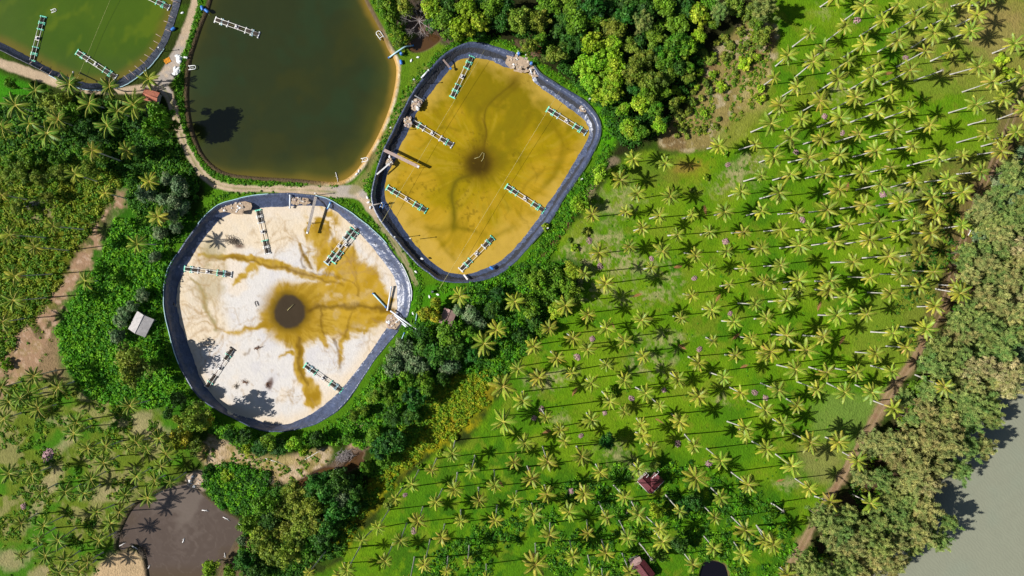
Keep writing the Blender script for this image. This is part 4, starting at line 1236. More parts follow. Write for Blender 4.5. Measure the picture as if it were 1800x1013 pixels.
def _branch(p, d, L, r, dep):
    q = p + d * L
    _mb.tube([p, p.lerp(q, .5) + Vector((_rn.uniform(-.1, .1), _rn.uniform(-.1, .1), 0)) * L * .5, q], [r, r * .8, r * .55], 5, False)
    if dep:
        for _ in range(4 if dep > 1 else 3):
            nd = (d + Vector((_rn.gauss(0, .55), _rn.gauss(0, .55), _rn.uniform(-.25, .35)))).normalized()
            _branch(q, nd, L * _rn.uniform(.55, .8), r * .5, dep - 1)


_tr = MB()
_tr.tube([(0, 0, -.5), (.1, 0, 1.0), (.15, .1, 2.2)], [.3, .26, .2], 8)
_tr.build('trunk', M['deadwood'], _rt, True)
for i in range(9):
    a = 2 * math.pi * i / 9 + _rn.uniform(-.2, .2)
    _branch(Vector((.15, .1, 2.0 + .05 * i)), Vector((math.cos(a), math.sin(a), .35)).normalized(), 2.6, .12, 3)
_mb.build('branches', M['deadwood'], _rt)
tag(_rt, 'grey leafless tree beside the small puddle above the yellow pond', 'tree')

# ---------------------------------------------------------------- undergrowth
def scatter(mask_poly, n, rad, hgt, leaf, per, hues, seed, avoid=None, soft=6, line=None, patch=0.0):
    """clumps of leaves thrown over an area; returns vertex / face / colour arrays"""
    rng = np.random.default_rng(seed)
    p = smooth(mask_poly, True, 4) if mask_poly is not None else None
    if p is not None:
        x = rng.uniform(p[:, 0].min() - 4, p[:, 0].max() + 4, n * 6)
        y = rng.uniform(p[:, 1].min() - 4, p[:, 1].max() + 4, n * 6)
        d = sdist(x, y, p) + 14 * (fbm(x, y, 14, 3, 1) - .5)
        ok = d > rng.uniform(0, soft, len(x))
    else:
        q = smooth(line[0], False, 5)
        i = rng.integers(0, len(q) - 1, n * 2)
        t = rng.uniform(0, 1, (n * 2, 1))
        pp = q[i] * (1 - t) + q[i + 1] * t + rng.normal(size=(n * 2, 2)) * line[1]
        x, y = pp[:, 0], pp[:, 1]
        ok = np.ones(len(x), bool)
    if patch:
        ok &= fbm(x, y, 30, 3, 77) > patch
    for a in (avoid or []):
        ok &= sdist(x, y, a) < -3
    ix = np.clip(np.searchsorted(gx, x), 1, NX - 1) - 1
    iy = np.clip(np.searchsorted(gy, y), 1, NY - 1) - 1
    bad = (KIND[np.clip(iy, 0, NY - 2), np.clip(ix, 0, NX - 2)] > 0)
    ok &= ~bad
    x, y, ix, iy = x[ok][:n], y[ok][:n], ix[ok][:n], iy[ok][:n]
    m = len(x)
    cx, cy, cz = (x - 900) * S, (506.5 - y) * S, Zg[iy, ix]
    r = rng.uniform(*rad, m)
    h = rng.uniform(*hgt, m)
    k = np.repeat(np.arange(m), per)
    d = rand_unit(len(k), rng, 0.05)
    pos = np.stack([cx[k], cy[k], cz[k]], 1) + d * np.stack([r[k], r[k], h[k]], 1) * rng.uniform(.5, 1.05, (len(k), 1))
    nn = d + .8 * rng.normal(size=(len(k), 3)) * .6 + np.array([0, 0, .35])
    nn /= np.linalg.norm(nn, axis=1, keepdims=True)
    V, F = leaf_quads(pos, nn, leaf * rng.uniform(.6, 1.3, len(k)), rng, .7)
    hu = np.array(hues)[rng.integers(0, len(hues), m)] * rng.uniform(.8, 1.2, (m, 1))
    col = np.repeat(hu[k] * rng.uniform(.75, 1.25, (len(k), 1)), 4, 0)
    return V, F, col


def stuff(name, parts, mat='cover'):
    Vs, Fs, Cs, b = [], [], [], 0
    for V, F, c in parts:
        Vs.append(V)
        Fs.append(F + b)
        Cs.append(c)
        b += len(V)
    o = link(name, arr_mesh(name, np.concatenate(Vs), np.concatenate(Fs), M[mat], np.concatenate(Cs)))
    return tag(o, kind='stuff')


U_BR = [A(92, 156, 18, 1.05), A(112, 166, 24, 1.05), A(74, 138, 16, 1.05), A(58, 118, 18, 1.05)]
U_GR = [A(84, 136, 24, 1.1), A(70, 122, 22, 1.1), A(100, 146, 30, 1.1)]
U_DK = [A(54, 104, 24, 1.1), A(46, 92, 20, 1.1), A(64, 112, 30, 1.1)]
U_YL = [A(124, 150, 34, 1.1), A(100, 138, 26, 1.1), A(146, 158, 44, 1.1), A(82, 130, 26, 1.1)]
U_RD = [A(140, 164, 28, 1.1), A(122, 154, 24, 1.1), A(98, 142, 24, 1.1), A(174, 174, 40, 1.1)]
PONDS = [TL_OUT, DARK_OUT, YEL_OUT, WHT_OUT, MURK]
ALLP = PONDS + [PUDDLE, CREEK, CREEK2]
stuff('undergrowth', [
    scatter([(205, 385), (262, 395), (300, 440), (285, 520), (280, 590), (300, 650), (330, 700), (250, 715), (170, 700), (118, 650), (100, 590), (120, 540), (160, 480), (185, 430)], 2300, (.8, 1.9), (.6, 1.7), .34, 34, U_BR, 1, PONDS),
    scatter([(-20, 240), (110, 270), (215, 300), (195, 350), (150, 420), (105, 500), (60, 570), (-20, 620)], 1700, (.7, 1.7), (.5, 1.6), .30, 30, U_YL, 2, PONDS),
    scatter([(-20, 180), (120, 170), (240, 190), (300, 230), (320, 290), (250, 310), (120, 290), (-20, 270)], 1300, (.8, 1.8), (.6, 1.8), .34, 30, U_DK + U_GR, 3, PONDS),
    scatter([(225, 300), (320, 280), (350, 330), (320, 400), (290, 440), (240, 390)], 700, (.7, 1.6), (.6, 1.6), .30, 30, U_DK + U_GR, 4, PONDS),
    scatter([(728, 560), (800, 530), (860, 480), (990, 460), (1018, 500), (980, 570), (930, 620), (870, 670), (790, 660), (700, 760), (640, 745), (700, 620)], 1900, (.7, 1.7), (.5, 1.5), .32, 30, U_GR + U_DK + U_BR, 5, PONDS),
    scatter([(610, 735), (640, 690), (700, 600), (715, 610), (690, 690), (660, 740), (640, 790), (600, 780), (480, 790), (400, 780), (330, 720), (345, 715), (430, 766), (520, 770)], 1100, (.6, 1.4), (.5, 1.3), .30, 28, U_GR + U_BR, 6, PONDS),
    scatter([(357, 822), (400, 818), (470, 826), (478, 845), (462, 868), (470, 890), (440, 905), (415, 905), (385, 888), (360, 865)], 420, (.9, 1.7), (.8, 1.7), .30, 40, U_BR + U_DK, 7, PONDS),
    scatter([(440, 860), (520, 850), (600, 840), (640, 830), (650, 880), (620, 940), (580, 990), (430, 1040), (420, 960)], 900, (.8, 1.7), (.6, 1.7), .32, 30, U_DK + U_GR, 8, PONDS + [CREEK, CREEK2]),
    scatter([(640, 820), (700, 770), (735, 700), (770, 690), (720, 790), (660, 840)], 300, (.7, 1.5), (.6, 1.5), .32, 30, U_GR, 9, [CREEK]),
    scatter([(1000, 840), (1120, 800), (1240, 820), (1360, 880), (1400, 930), (1370, 1050), (900, 1050), (720, 1050), (760, 960), (880, 900)], 1700, (.5, 1.5), (.25, 1.0), .28, 26, U_GR + U_BR + U_DK, 10, [PIT], 20, None, .46),
    scatter([(1040, 30), (1200, 20), (1240, 100), (1180, 210), (1100, 260), (1040, 180), (900, 60), (780, 30)], 1300, (.8, 1.8), (.6, 1.6), .34, 26, U_DK, 11, ALLP),
    scatter([(1180, 230), (1230, 150), (1290, 70), (1350, 40), (1350, 150), (1280, 240)], 420, (.35, .9), (.25, .7), .22, 22, U_YL, 12, ALLP, 10, None, .45),
    scatter([(1690, 400), (1760, 320), (1800, 300), (1810, 650), (1720, 740), (1620, 900), (1560, 1000), (1400, 1040), (1440, 940), (1540, 790), (1600, 700), (1660, 560)], 1500, (.7, 1.6), (.5, 1.6), .30, 26, U_DK + U_YL, 13, ALLP + [SEA]),
    scatter([(-20, 690), (200, 700), (320, 780), (280, 850), (200, 930), (180, 1040), (-20, 1040)], 900, (.5, 1.3), (.2, .8), .26, 24, U_GR + U_YL, 14, ALLP, 14, None, .5),
    scatter([(355, 780), (385, 765), (470, 800), (580, 785), (570, 820), (515, 850), (470, 830), (375, 826)], 130, (.3, .9), (.2, .6), .22, 20, U_YL + U_GR, 17, ALLP, 10, None, .47),
    scatter([(60, 560), (150, 440), (215, 345), (230, 350), (160, 470), (110, 600), (20, 680), (-20, 640)], 160, (.3, .9), (.15, .5), .22, 18, U_YL + U_GR, 18, ALLP, 10, None, .5),
    scatter([(1600, 330), (1700, 330), (1690, 440), (1640, 560), (1600, 620), (1560, 560), (1600, 450)], 260, (.4, 1.2), (.2, .8), .26, 22, U_DK + U_YL, 19, ALLP, 14, None, .47),  # low dark bushes added to stand in for dense palm shadows
    scatter([(1400, 30), (1500, 20), (1700, 200), (1650, 420), (1540, 640), (1420, 860), (1300, 840), (1050, 760), (900, 720), (1020, 500), (1120, 300), (1340, 220)], 500, (.25, .6), (.1, .35), .16, 14, U_BR + U_GR, 20, ALLP, 14, None, .5),
    scatter([(640, -20), (700, 0), (720, 60), (712, 100), (690, 80), (670, 30)], 160, (.5, 1.1), (.3, .9), .26, 26, U_GR + U_YL, 15, ALLP),
    scatter([(700, 690), (780, 665), (800, 690), (690, 860), (640, 900), (650, 850)], 200, (.5, 1.2), (.3, .9), .26, 26, U_GR, 16, ALLP),
])
stuff('verge_grass', [
    scatter(None, 700, (.35, .8), (.2, .7), .2, 16, U_BR + U_GR, 31, PONDS, 6, ([(352, -10), (345, 40), (330, 85), (318, 125), (316, 170), (322, 215), (334, 255), (356, 290), (384, 312), (430, 320), (520, 323), (600, 328)], 3.0)),
    scatter(None, 800, (.35, .8), (.2, .6), .2, 16, U_BR + U_GR, 32, PONDS, 6, ([(662, 290), (690, 215), (718, 165), (755, 115), (800, 76), (850, 66), (905, 84), (960, 122), (1015, 160), (1062, 200), (1066, 260), (1030, 320), (990, 375), (940, 445), (885, 498), (830, 506), (770, 505)], 5.0)),
    scatter(None, 900, (.35, .8), (.2, .6), .2, 16, U_BR + U_GR, 33, PONDS, 6, ([(655, 310), (645, 340), (665, 375), (700, 425), (728, 470), (738, 520), (725, 570), (705, 596), (640, 690), (605, 735), (520, 770), (440, 766), (360, 722), (310, 655), (285, 590), (278, 520), (286, 465), (330, 405), (380, 352), (450, 337), (540, 342), (600, 352), (650, 390), (700, 440), (728, 490)], 4.0)),
    scatter([(1010, 320), (1040, 300), (1060, 260), (1075, 270), (1050, 320), (1000, 400), (950, 470), (900, 500), (890, 490), (940, 440)], 500, (.5, 1.2), (.3, .9), .24, 24, U_BR + U_GR, 34, PONDS),
])
stuff('reeds', [
    scatter(REED, 1100, (.5, 1.2), (.4, 1.1), .24, 24, U_RD, 35, ALLP + [], 10, None, .38),
    scatter([(740, 690), (800, 660), (862, 648), (830, 720), (770, 770), (730, 790)], 500, (.5, 1.2), (.4, 1.2), .24, 26, U_RD, 36, ALLP),
])
# ---------------------------------------------------------------- coconut palms
def palm_crown(seed, nf=22, L=4.0, green=0.0):
    rng = np.random.default_rng(seed)
    Vs, Fs, Cs = [], [], []
    b = 0
    ga = 2.399963
    hues_new = np.array([A(136, 156, 44, 1.0), A(120, 146, 40, 1.0)])
    hues_mid = np.array([A(160, 166, 50, 1.0), A(178, 174, 56, 1.0), A(132, 150, 44, 1.0), A(150, 160, 44, 1.0)])
    hues_old = np.array([A(186, 170, 60, 1.0), A(196, 164, 80, 1.0), A(166, 160, 50, 1.0)])
    rib = np.array(A(200, 186, 84, 1.0))
    for i in range(nf):
        t = (i + .5) / nf
        az = i * ga + rng.uniform(-.25, .25)
        el = math.radians(72 - 92 * t + rng.uniform(-9, 9))
        LL = L * rng.uniform(.88, 1.1) * (0.82 + 0.25 * math.sin(math.pi * min(1, t + .15)))
        hs = hues_new if t < .25 else hues_mid if t < .75 else hues_old
        h = hs[rng.integers(len(hs))] * rng.uniform(.82, 1.15)
        h = h * (1 - green) + np.array(A(84, 124, 34, 1.0)) * green
        # rachis: leaves the bud at el and bows under its weight
        ns = 9
        p = np.zeros((ns, 3))
        ang = el
        for k in range(1, ns):
            ang -= (0.10 + .10 * k / ns) * rng.uniform(.8, 1.2)
            st = LL / (ns - 1)
            p[k] = p[k - 1] + st * np.array([math.cos(ang), 0, math.sin(ang)])
        side = np.array([0, 1.0, 0])
        tw = rng.uniform(-.5, .5)
        # rib
        w = np.linspace(.10, .02, ns)[:, None]
        up = np.array([0, 0, .015])
        rv = np.concatenate([p - side * w * .6 + up, p + side * w * .6 + up])
        rf = np.array([(k, k + 1, ns + k + 1, ns + k) for k in range(ns - 1)])
        V = [rv]
        F = [rf]
        cc = [np.tile(rib * rng.uniform(.85, 1.1), (2 * ns, 1))]
        nb = 2 * ns
        nlf = 15
        for sgn in (-1, 1):
            droop = math.radians(rng.uniform(30, 58)) + sgn * tw * .5
            for q in range(nlf):
                s = .10 + .90 * (q + .5) / nlf
                f = s * (ns - 1)
                k = min(int(f), ns - 2)
                o = p[k] + (p[k + 1] - p[k]) * (f - k)
                d = p[k + 1] - p[k]
                d = d / np.linalg.norm(d)
                ll = 1.08 * (math.sin(math.pi * min(1, .14 + .86 * s)) ** .55) * (LL / 4.0) * rng.uniform(.85, 1.1)
                out = d * .62 + sgn * side * math.cos(droop) * .8 - np.array([0, 0, 1]) * math.sin(droop) * .8
                out = out / np.linalg.norm(out)
                wv = d * .15
                tip = o + out * ll + np.array([0, 0, -.10 * ll])
                mid = o + out * ll * .45
                V.append(np.array([o - wv * .5, mid - wv, tip, mid + wv]))
                F.append(np.array([[nb, nb + 1, nb + 2, nb + 3]]) if sgn > 0 else np.array([[nb + 3, nb + 2, nb + 1, nb]]))
                cc.append(np.tile(h * rng.uniform(.78, 1.2), (4, 1)))
                nb += 4
        V = np.concatenate(V)
        ca, sa = math.cos(az), math.sin(az)
        V = np.stack([V[:, 0] * ca - V[:, 1] * sa, V[:, 0] * sa + V[:, 1] * ca, V[:, 2]], 1)
        Vs.append(V)
        Fs.append(np.concatenate(F) + b)
        Cs.append(np.concatenate(cc))
        b += len(V)
    # nuts and leaf bases under the bud
    mb = MB()
    for i in range(9):
        a = i * 2.4
        mb.blob((.3 * math.cos(a), .3 * math.sin(a), -.25 - .04 * (i % 3)), (.16, .16, .2), i, .05, 6, 4)
    nv = np.array(mb.v)
    Vs.append(nv)
    Fs.append(np.array(mb.f) + b)
    Cs.append(np.tile(np.array(A(150, 140, 60, 1.0)), (len(nv), 1)))
    return arr_mesh('crown', np.concatenate(Vs), np.concatenate(Fs), M['frond'], np.concatenate(Cs))


CR_Y = [palm_crown(100 + i, nf_, 4.0, g_) for i, (nf_, g_) in enumerate(((13, .05), (15, .2), (17, 0), (18, .3), (19, 0), (20, .12), (21, .35), (22, 0), (16, .1), (14, 0), (18, .2), (23, .15)))]
CR_G = [palm_crown(200 + i, 17 + i % 3, 4.0, .72) for i in range(5)]
PALMTRUNK = []
for i in range(4):
    mb = MB()
    bow = (.02, -.025, .035, .0)[i]
    mb.tube([(0, 0, -.03), (bow * .3, 0, .02), (bow * .8, 0, .25), (bow, 0, .5), (bow * .6, 0, .78), (0, 0, 1.0)], [.34, .22, .17, .155, .145, .14], 8)
    PALMTRUNK.append(mb)
_PT = [[mb.v, mb.f] for mb in PALMTRUNK]


def trunk_unit(i):
    mb = MB()
    # cross-section in metres, height 1: scaled along z only
    mb.v, mb.f = _PT[i][0], _PT[i][1]
    return mb.mesh('trunk', M['palmbark'], True)


PT = [trunk_unit(i) for i in range(4)]
PALMS = []


def add_palm(cx, cy, bx=None, by=None, h=None, sc=1.0, col='y'):
    for q in PALMS:
        if math.hypot(q[0] - cx, q[1] - cy) < 11:
            return
    if cx < -20 or cx > 1820 or cy < -22 or cy > 1036:
        return
    PALMS.append((cx, cy, bx, by, h, sc, col))


def ptile(ox, oy, s, rows, h=10.0, sc=1.0, col='y'):
    for r in rows:
        x, y = ox + r[0] / s, oy + r[1] / s
        if len(r) >= 4:
            add_palm(x, y, ox + r[2] / s, oy + r[3] / s, None, sc, col)
        else:
            add_palm(x, y, None, None, h, sc, col)


ptile(1350, 0, 4, [(675, 40, 530, 148), (920, 30, 755, 122), (1170, 15, 985, 105), (1420, 5, 1290, 45), (1540, -15, 1425, 45), (480, -30, 370, 48), (295, 235, 175, 328), (545, 185, 410, 290), (810, 145, 645, 255), (1035, 130, 875, 232), (1265, 115, 1105, 200), (1475, 105, 1320, 185), (1425, 220, 1270, 275), (1165, 235, 1010, 335), (915, 285, 770, 365), (675, 310, 520, 410), (395, 355, 260, 440), (140, 390, 55, 465), (320, 435, 190, 545), (565, 430, 420, 522), (775, 445, 665, 498), (1105, 360, 905, 470), (1285, 365, 1145, 430), (1000, 495, 800, 597), (730, 540, 565, 635), (490, 555, 330, 655), (205, 610, 95, 680), (45, 545, -30, 600), (85, 740, 5, 805), (370, 710, 225, 790), (615, 685, 455, 768), (870, 665, 690, 738), (770, 790, 580, 860), (995, 770, 820, 832), (1140, 880, 975, 930), (890, 915, 715, 965), (640, 945, 475, 1000), (510, 830, 350, 895), (235, 840, 120, 920), (20, 870, -120, 930), (160, 970, 50, 1040), (375, 975, 250, 1012), (1480, 470, 1280, 525), (1580, 575, 1365, 648), (1790, 535, 1590, 600), (1735, 310, 1580, 375), (1465, 735, 1270, 795), (1665, 690, 1510, 735), (1800, 770, 1615, 840), (1530, 945, 1330, 1003), (1745, 930, 1590, 980), (1640, 990, 1500, 1030)], 10)
ptile(1350, 253, 4, [(40, 90, -60, 130), (290, 95, 145, 130), (500, 80, 375, 118), (755, 50, 600, 92), (1020, 15, 840, 42), (1200, 95, 980, 155), (1370, 80, 1210, 125), (1640, 50, 1475, 75), (160, 215, 35, 255), (395, 210, 265, 242), (660, 200, 505, 230), (865, 165, 720, 198), (1495, 195, 1330, 213), (1265, 250, 1105, 268), (1030, 260, 865, 303), (790, 285, 620, 323), (500, 320, 390, 357), (80, 345, -55, 385), (205, 485, 70, 495), (415, 465, 290, 482), (680, 430, 510, 455), (930, 410, 760, 435), (1155, 375, 990, 405), (1370, 340, 1230, 350), (90, 605, -30, 615), (300, 605, 195, 608), (565, 560, 415, 595), (780, 545, 640, 568), (1020, 525, 880, 545), (1185, 490, 1080, 500), (1145, 625, 1010, 630), (920, 640, 780, 672), (710, 675, 540, 703), (470, 690, 310, 712), (225, 715, 85, 732), (1365, 575, 1240, 592), (850, 790, 665, 802), (1070, 770, 930, 790), (600, 830, 445, 835), (90, 855, -30, 860), (1165, 900, 1020, 892), (930, 920, 785, 915), (715, 940, 565, 937), (440, 965, 330, 966), (215, 960, 110, 975), (20, 980, -30, 990), (1070, 1000, 940, 998), (1320, 1000, 1200, 990)], 10)
ptile(900, 253, 4, [(855, 105, 835, 130), (1080, 135, 1060, 150), (1455, 15, 1375, 33), (1710, 5, 1600, 40), (765, 255, 745, 285), (880, 350, 845, 395), (1110, 370, 1080, 390), (800, 480, 780, 500), (1755, 225, 1630, 263), (1610, 335, 1525, 367), (565, 495, 530, 520), (1035, 505, 970, 525), (1265, 500, 1200, 525), (1495, 480, 1425, 500), (1755, 475, 1650, 503), (915, 590, 860, 610), (1165, 640, 1100, 645), (1390, 620, 1325, 640), (1630, 620, 1545, 627), (825, 725, 790, 735), (1060, 755, 1015, 755), (1290, 785, 1215, 767), (1510, 755, 1445, 758), (1755, 735, 1665, 740), (610, 765, 570, 775), (980, 870, 930, 880), (1380, 885, 1335, 890), (1640, 875, 1565, 878), (510, 915, 465, 915), (660, 985, 615, 990), (1530, 990, 1465, 1000), (1770, 970, 1690, 990)], 8.5, .85)
ptile(900, 506, 4, [(1265, 55, 1205, 45), (375, 125, 340, 105), (535, 190, 510, 180), (915, 225, 865, 215), (1190, 215, 1135, 200), (1405, 155, 1340, 150), (1710, 115, 1590, 108), (1560, 240, 1475, 233), (1790, 215, 1705, 218), (265, 285), (665, 285, 625, 270), (430, 355, 390, 325), (790, 375, 750, 350), (155, 415), (530, 435, 505, 400), (925, 480, 880, 455), (1415, 375, 1365, 350), (1680, 360, 1605, 345), (1575, 475, 1500, 470), (1780, 470, 1720, 455), (315, 495, 275, 450), (45, 570), (664, 540, 620, 505), (1310, 530, 1240, 485), (1490, 630, 1395, 597), (190, 635), (425, 600), (555, 670, 525, 640), (790, 650, 745, 620), (1165, 645, 1115, 600), (1610, 740, 1530, 700), (940, 740, 870, 700), (1310, 765, 1265, 740), (75, 795, 75, 730), (690, 800, 635, 730), (1040, 830, 985, 780), (790, 870), (240, 910, 205, 850), (560, 930, 525, 880), (1180, 940, 1125, 890), (1780, 860, 1660, 795), (910, 965), (1640, 985, 1515, 940), (340, 1000, 320, 980)], 9.5, .87)
ptile(1350, 506, 4, [(130, 90, 5, 97), (560, 65, 455, 68), (860, 40, 700, 33), (1065, 25, 930, 20), (1350, 40, 1180, 8), (1175, 130, 1050, 133), (480, 195, 355, 192), (695, 185, 575, 182), (1110, 290, 930, 273), (880, 320, 725, 310), (30, 225, -75, 215), (130, 335, 25, 328), (390, 345, 245, 335), (975, 420, 830, 410), (755, 465, 615, 452), (265, 440, 150, 437), (20, 450, -75, 455), (195, 575, 65, 543), (415, 595, 290, 558), (620, 595, 475, 568), (870, 590, 725, 548), (75, 720, -50, 672), (345, 715, 205, 660), (540, 735, 415, 670), (730, 735, 615, 683), (205, 830, 130, 780), (880, 850, 740, 795), (105, 965, 35, 925), (10, 870, -135, 795), (1240, 700, 1035, 612), (430, 15, 330, 12), (210, 10, 110, 8)], 10)
ptile(900, 760, 4, [(90, 75, 60, 50), (370, 60, 330, 20), (920, 25, 870, 0), (980, 115, 950, 80), (490, 170, 455, 100), (250, 205, 215, 100), (1280, 95, 1215, 15), (1640, 20, 1600, -20), (1790, 120, 1690, 65), (1470, 200, 1370, 115), (15, 210), (620, 280, 590, 225), (885, 255, 850, 220), (140, 325, 108, 240), (1660, 370, 1540, 280), (245, 435, 230, 370), (510, 430, 480, 360), (20, 475), (790, 455, 715, 370), (400, 560, 385, 485), (150, 570, 140, 500), (890, 580, 840, 485), (665, 600, 610, 490), (1180, 555, 1080, 440), (1470, 460, 1400, 390), (1427, 600, 1350, 520), (265, 725, 268, 635), (535, 710, 525, 615), (815, 745, 755, 620), (1040, 680, 945, 595), (1640, 690, 1540, 590), (1060, 770, 1000, 690), (1420, 815, 1350, 730), (1780, 765, 1720, 655), (430, 875, 405, 760), (660, 850, 630, 755), (1620, 860, 1560, 770), (1270, 930, 1210, 850), (560, 985, 535, 865), (830, 990, 775, 850), (640, 1040, 630, 950)], 10, .93)
ptile(900, 760, 4, [(1290, 320, 1240, 250), (165, 930, 165, 780)], 10, 1.3)
ptile(450, 760, 4, [(1380, 150, 1400, 55), (1235, 265, 1270, 185), (1095, 365, 1145, 265), (980, 470, 1030, 390), (860, 670, 935, 545), (1140, 625, 1175, 525), (1515, 270, 1540, 165), (1780, 210, 1785, 120), (1395, 400, 1418, 285), (1680, 375, 1675, 265), (1265, 490, 1310, 400), (1570, 480, 1565, 390), (1440, 625, 1440, 545), (1685, 620, 1695, 515), (745, 760, 825, 680), (1015, 760, 1060, 640), (1305, 740, 1328, 645), (1790, 490, 1790, 390), (910, 905, 965, 780), (1185, 930, 1225, 755), (1490, 910, 1500, 795), (640, 970, 735, 800), (375, 985, 490, 835), (600, 1010, 625, 920), (1340, 980, 1350, 870), (1080, 1060, 1115, 880), (1620, 1030, 1620, 925)], 10, .82)
ptile(1350, 760, 4, [(295, 70, 175, 10), (495, 70, 405, 35), (170, 240, 55, 155), (630, 200, 525, 140), (290, 395, 190, 325), (440, 490, 330, 450), (35, 790, -80, 655), (720, 500, 590, 435), (140, 1000, 85, 950)], 10)
add_palm(262, 139, 270, 143, None, 1.0, 'y')
# belt between the ponds and the grove
ptile(0, 0, 1, [(808, 521), (905, 530), (873, 580), (851, 604), (884, 679), (885, 742)], 9, 1.25)
# left side
ptile(0, 0, 4, [(250, 640), (490, 590, 515, 510), (770, 610), (110, 740), (630, 730), (825, 780), (755, 880), (940, 740), (210, 870), (410, 840), (330, 940), (20, 900)], 7, 1.25, 'g')
ptile(0, 253, 4, [(530, 215, 690, 265), (740, 345, 890, 385), (890, 45, 1000, 85), (1050, 265, 1130, 285), (1110, 510, 1190, 530), (965, 705, 1110, 708), (375, 580, 600, 602), (245, 725, 490, 750), (70, 640, 330, 660), (105, 930, 380, 915), (600, 965, 700, 965), (15, 360, 190, 390), (650, 45, 850, 120)], 12, .95)
ptile(0, 506, 4, [(95, 90, 330, 70), (20, 240, 180, 215), (240, 620, 400, 580), (410, 700, 520, 660), (140, 780, 300, 740), (270, 850, 400, 820), (915, 830), (540, 950, 640, 920), (30, 920, 150, 880), (10, 700, 150, 660), (200, 740, 330, 700), (60, 800, 200, 780)], 12, 1.1, 'g')
ptile(0, 760, 4, [(620, 110), (745, 100), (900, 110), (1120, 40), (1170, 150), (730, 215), (1130, 240), (640, 330), (960, 310), (1090, 340), (1200, 350), (290, 420), (460, 420), (590, 430), (880, 440), (1040, 460), (680, 560), (840, 560), (780, 640), (310, 660), (150, 640), (410, 760), (270, 750), (700, 760), (150, 870), (320, 870), (620, 910), (460, 900), (65, 290), (225, 295), (420, 990), (520, 10), (560, 980), (1030, 110), (960, 70)], 8, .88, 'g')

SIDE = ['right', 'upper right', 'above it', 'upper left', 'left', 'lower left', 'below it', 'lower right']
MANUAL = {}


def near(cx, cy, text):
    """the palm standing nearest this photo point takes this wording"""
    i = min(range(len(PALMS)), key=lambda k: math.hypot(PALMS[k][0] - cx, PALMS[k][1] - cy))
    MANUAL[i] = text


near(1121, 824, 'coconut palm whose fronds hang over the corner of the maroon house roof')
near(1222, 840, 'big-crowned coconut palm right of the maroon house roof')
near(1095, 874, 'coconut palm just below and left of the maroon house')
near(941, 992, 'big-crowned coconut palm at the bottom edge, straight below the photo\'s middle')
near(262, 139, 'coconut palm leaning over the junction of the dirt paths, above the pink roof')
near(905, 530, 'large coconut palm in the thicket below the bottom of the yellow pond')
near(873, 580, 'large coconut palm right of the mauve roofed shed')
near(808, 521, 'coconut palm shading the mauve roofed shed')
near(1660, 681, 'coconut palm with long bare trunk leaning across the dirt road into casuarinas')
near(1114, 279, 'coconut palm nearest the right tip of the yellow pond')
near(123, 148, 'coconut palm over the path with its pale trunk against the green pond')
near(229, 713, 'lone coconut palm left of the drained pond, below the round olive tree')
near(1041, 377, 'leftmost coconut palm of the grove, beside the bush below the yellow pond')
near(1450, -8, 'coconut palm')
MANUAL.pop([i for i, v in MANUAL.items() if v == 'coconut palm'][0])

print('PALMS', len(PALMS))
PROOTS = []
for i, (cx, cy, bx, by, h, sc, col) in enumerate(PALMS):
    rnd = random.Random(i * 31 + 5)
    c = Vector((cx - 900, 506.5 - cy)) * S
    if bx is not None:
        b = Vector((bx - 900, 506.5 - by)) * S
        h = HC * (1 - b.dot(c) / max(c.dot(c), 1e-3))
        h = min(max(h, 8.0 if cx > 300 or cy > 260 else 6.0), 16.5)
    else:
        h = h * rnd.uniform(.95, 1.2)
    k = (HC - h) / HC
    top = Vector((c.x * k, c.y * k, h))
    if bx is None:
        b = Vector((top.x + rnd.uniform(-.7, .7), top.y + rnd.uniform(-.7, .7)))
    base = Vector((b.x, b.y, 0))
    lean = top - base
    mx = 7.0
    hl = math.hypot(lean.x, lean.y)
    if hl > mx:
        base = Vector((top.x - lean.x * mx / hl, top.y - lean.y * mx / hl, 0))
        lean = top - base
    root = empty('coconut_palm', base)
    tr = link('trunk', PT[rnd.randrange(4)], root)
    L = lean.length
    tr.rotation_mode = 'QUATERNION'
    q = lean.to_track_quat('Z', 'Y')
    tr.rotation_quaternion = q
    f = rnd.uniform(.95, 1.15)
    tr.scale = (f * (L if False else 1.0), f, L)
    cm = (CR_Y if col == 'y' else CR_G)
    cr = link('crown', cm[rnd.randrange(len(cm))], root)
    cr.location = lean
    cr.rotation_euler = (rnd.gauss(0, .10) + .25 * lean.normalized().y * -1, rnd.gauss(0, .10) + .25 * lean.normalized().x, rnd.uniform(0, 6.283))
    s_ = sc * .84 * rnd.choice((rnd.uniform(.78, .95), rnd.uniform(.92, 1.1), rnd.uniform(1.0, 1.2)))
    cr.scale = (s_, s_, s_ * rnd.uniform(.9, 1.1))
    # wording
    bxp, byp = base.x / S + 900, 506.5 - base.y / S
    dx, dy = bxp - cx, cy - byp
    if i in MANUAL:
        lab = MANUAL[i]
        USED.add(lab)
    else:
        hue = ('big ' if sc > 1.1 else 'small ' if s_ < .66 else '') + ('green' if col == 'g' else 'yellow-green')
        if bx is not None and math.hypot(dx, dy) > 15:
            s8 = SIDE[int(round(math.atan2(dy, dx) / (math.pi / 4))) % 8]
            pre = ('big ' if sc > 1.1 else 'small ' if s_ < .66 else '') + 'palm, bare trunk ' + ('' if 'it' in s8 else 'at ') + s8
        else:
            pre = hue + ' coconut palm'
        lab = uniq(pre + ', %s', cx, cy)
    grp = 'palms of the coconut grove' if cx > 700 else 'palms around the murky pond' if cy > 740 and cx < 330 else 'palms on the left side'
    tag(root, lab, 'palm', grp)
    PROOTS.append((root, cx, cy))

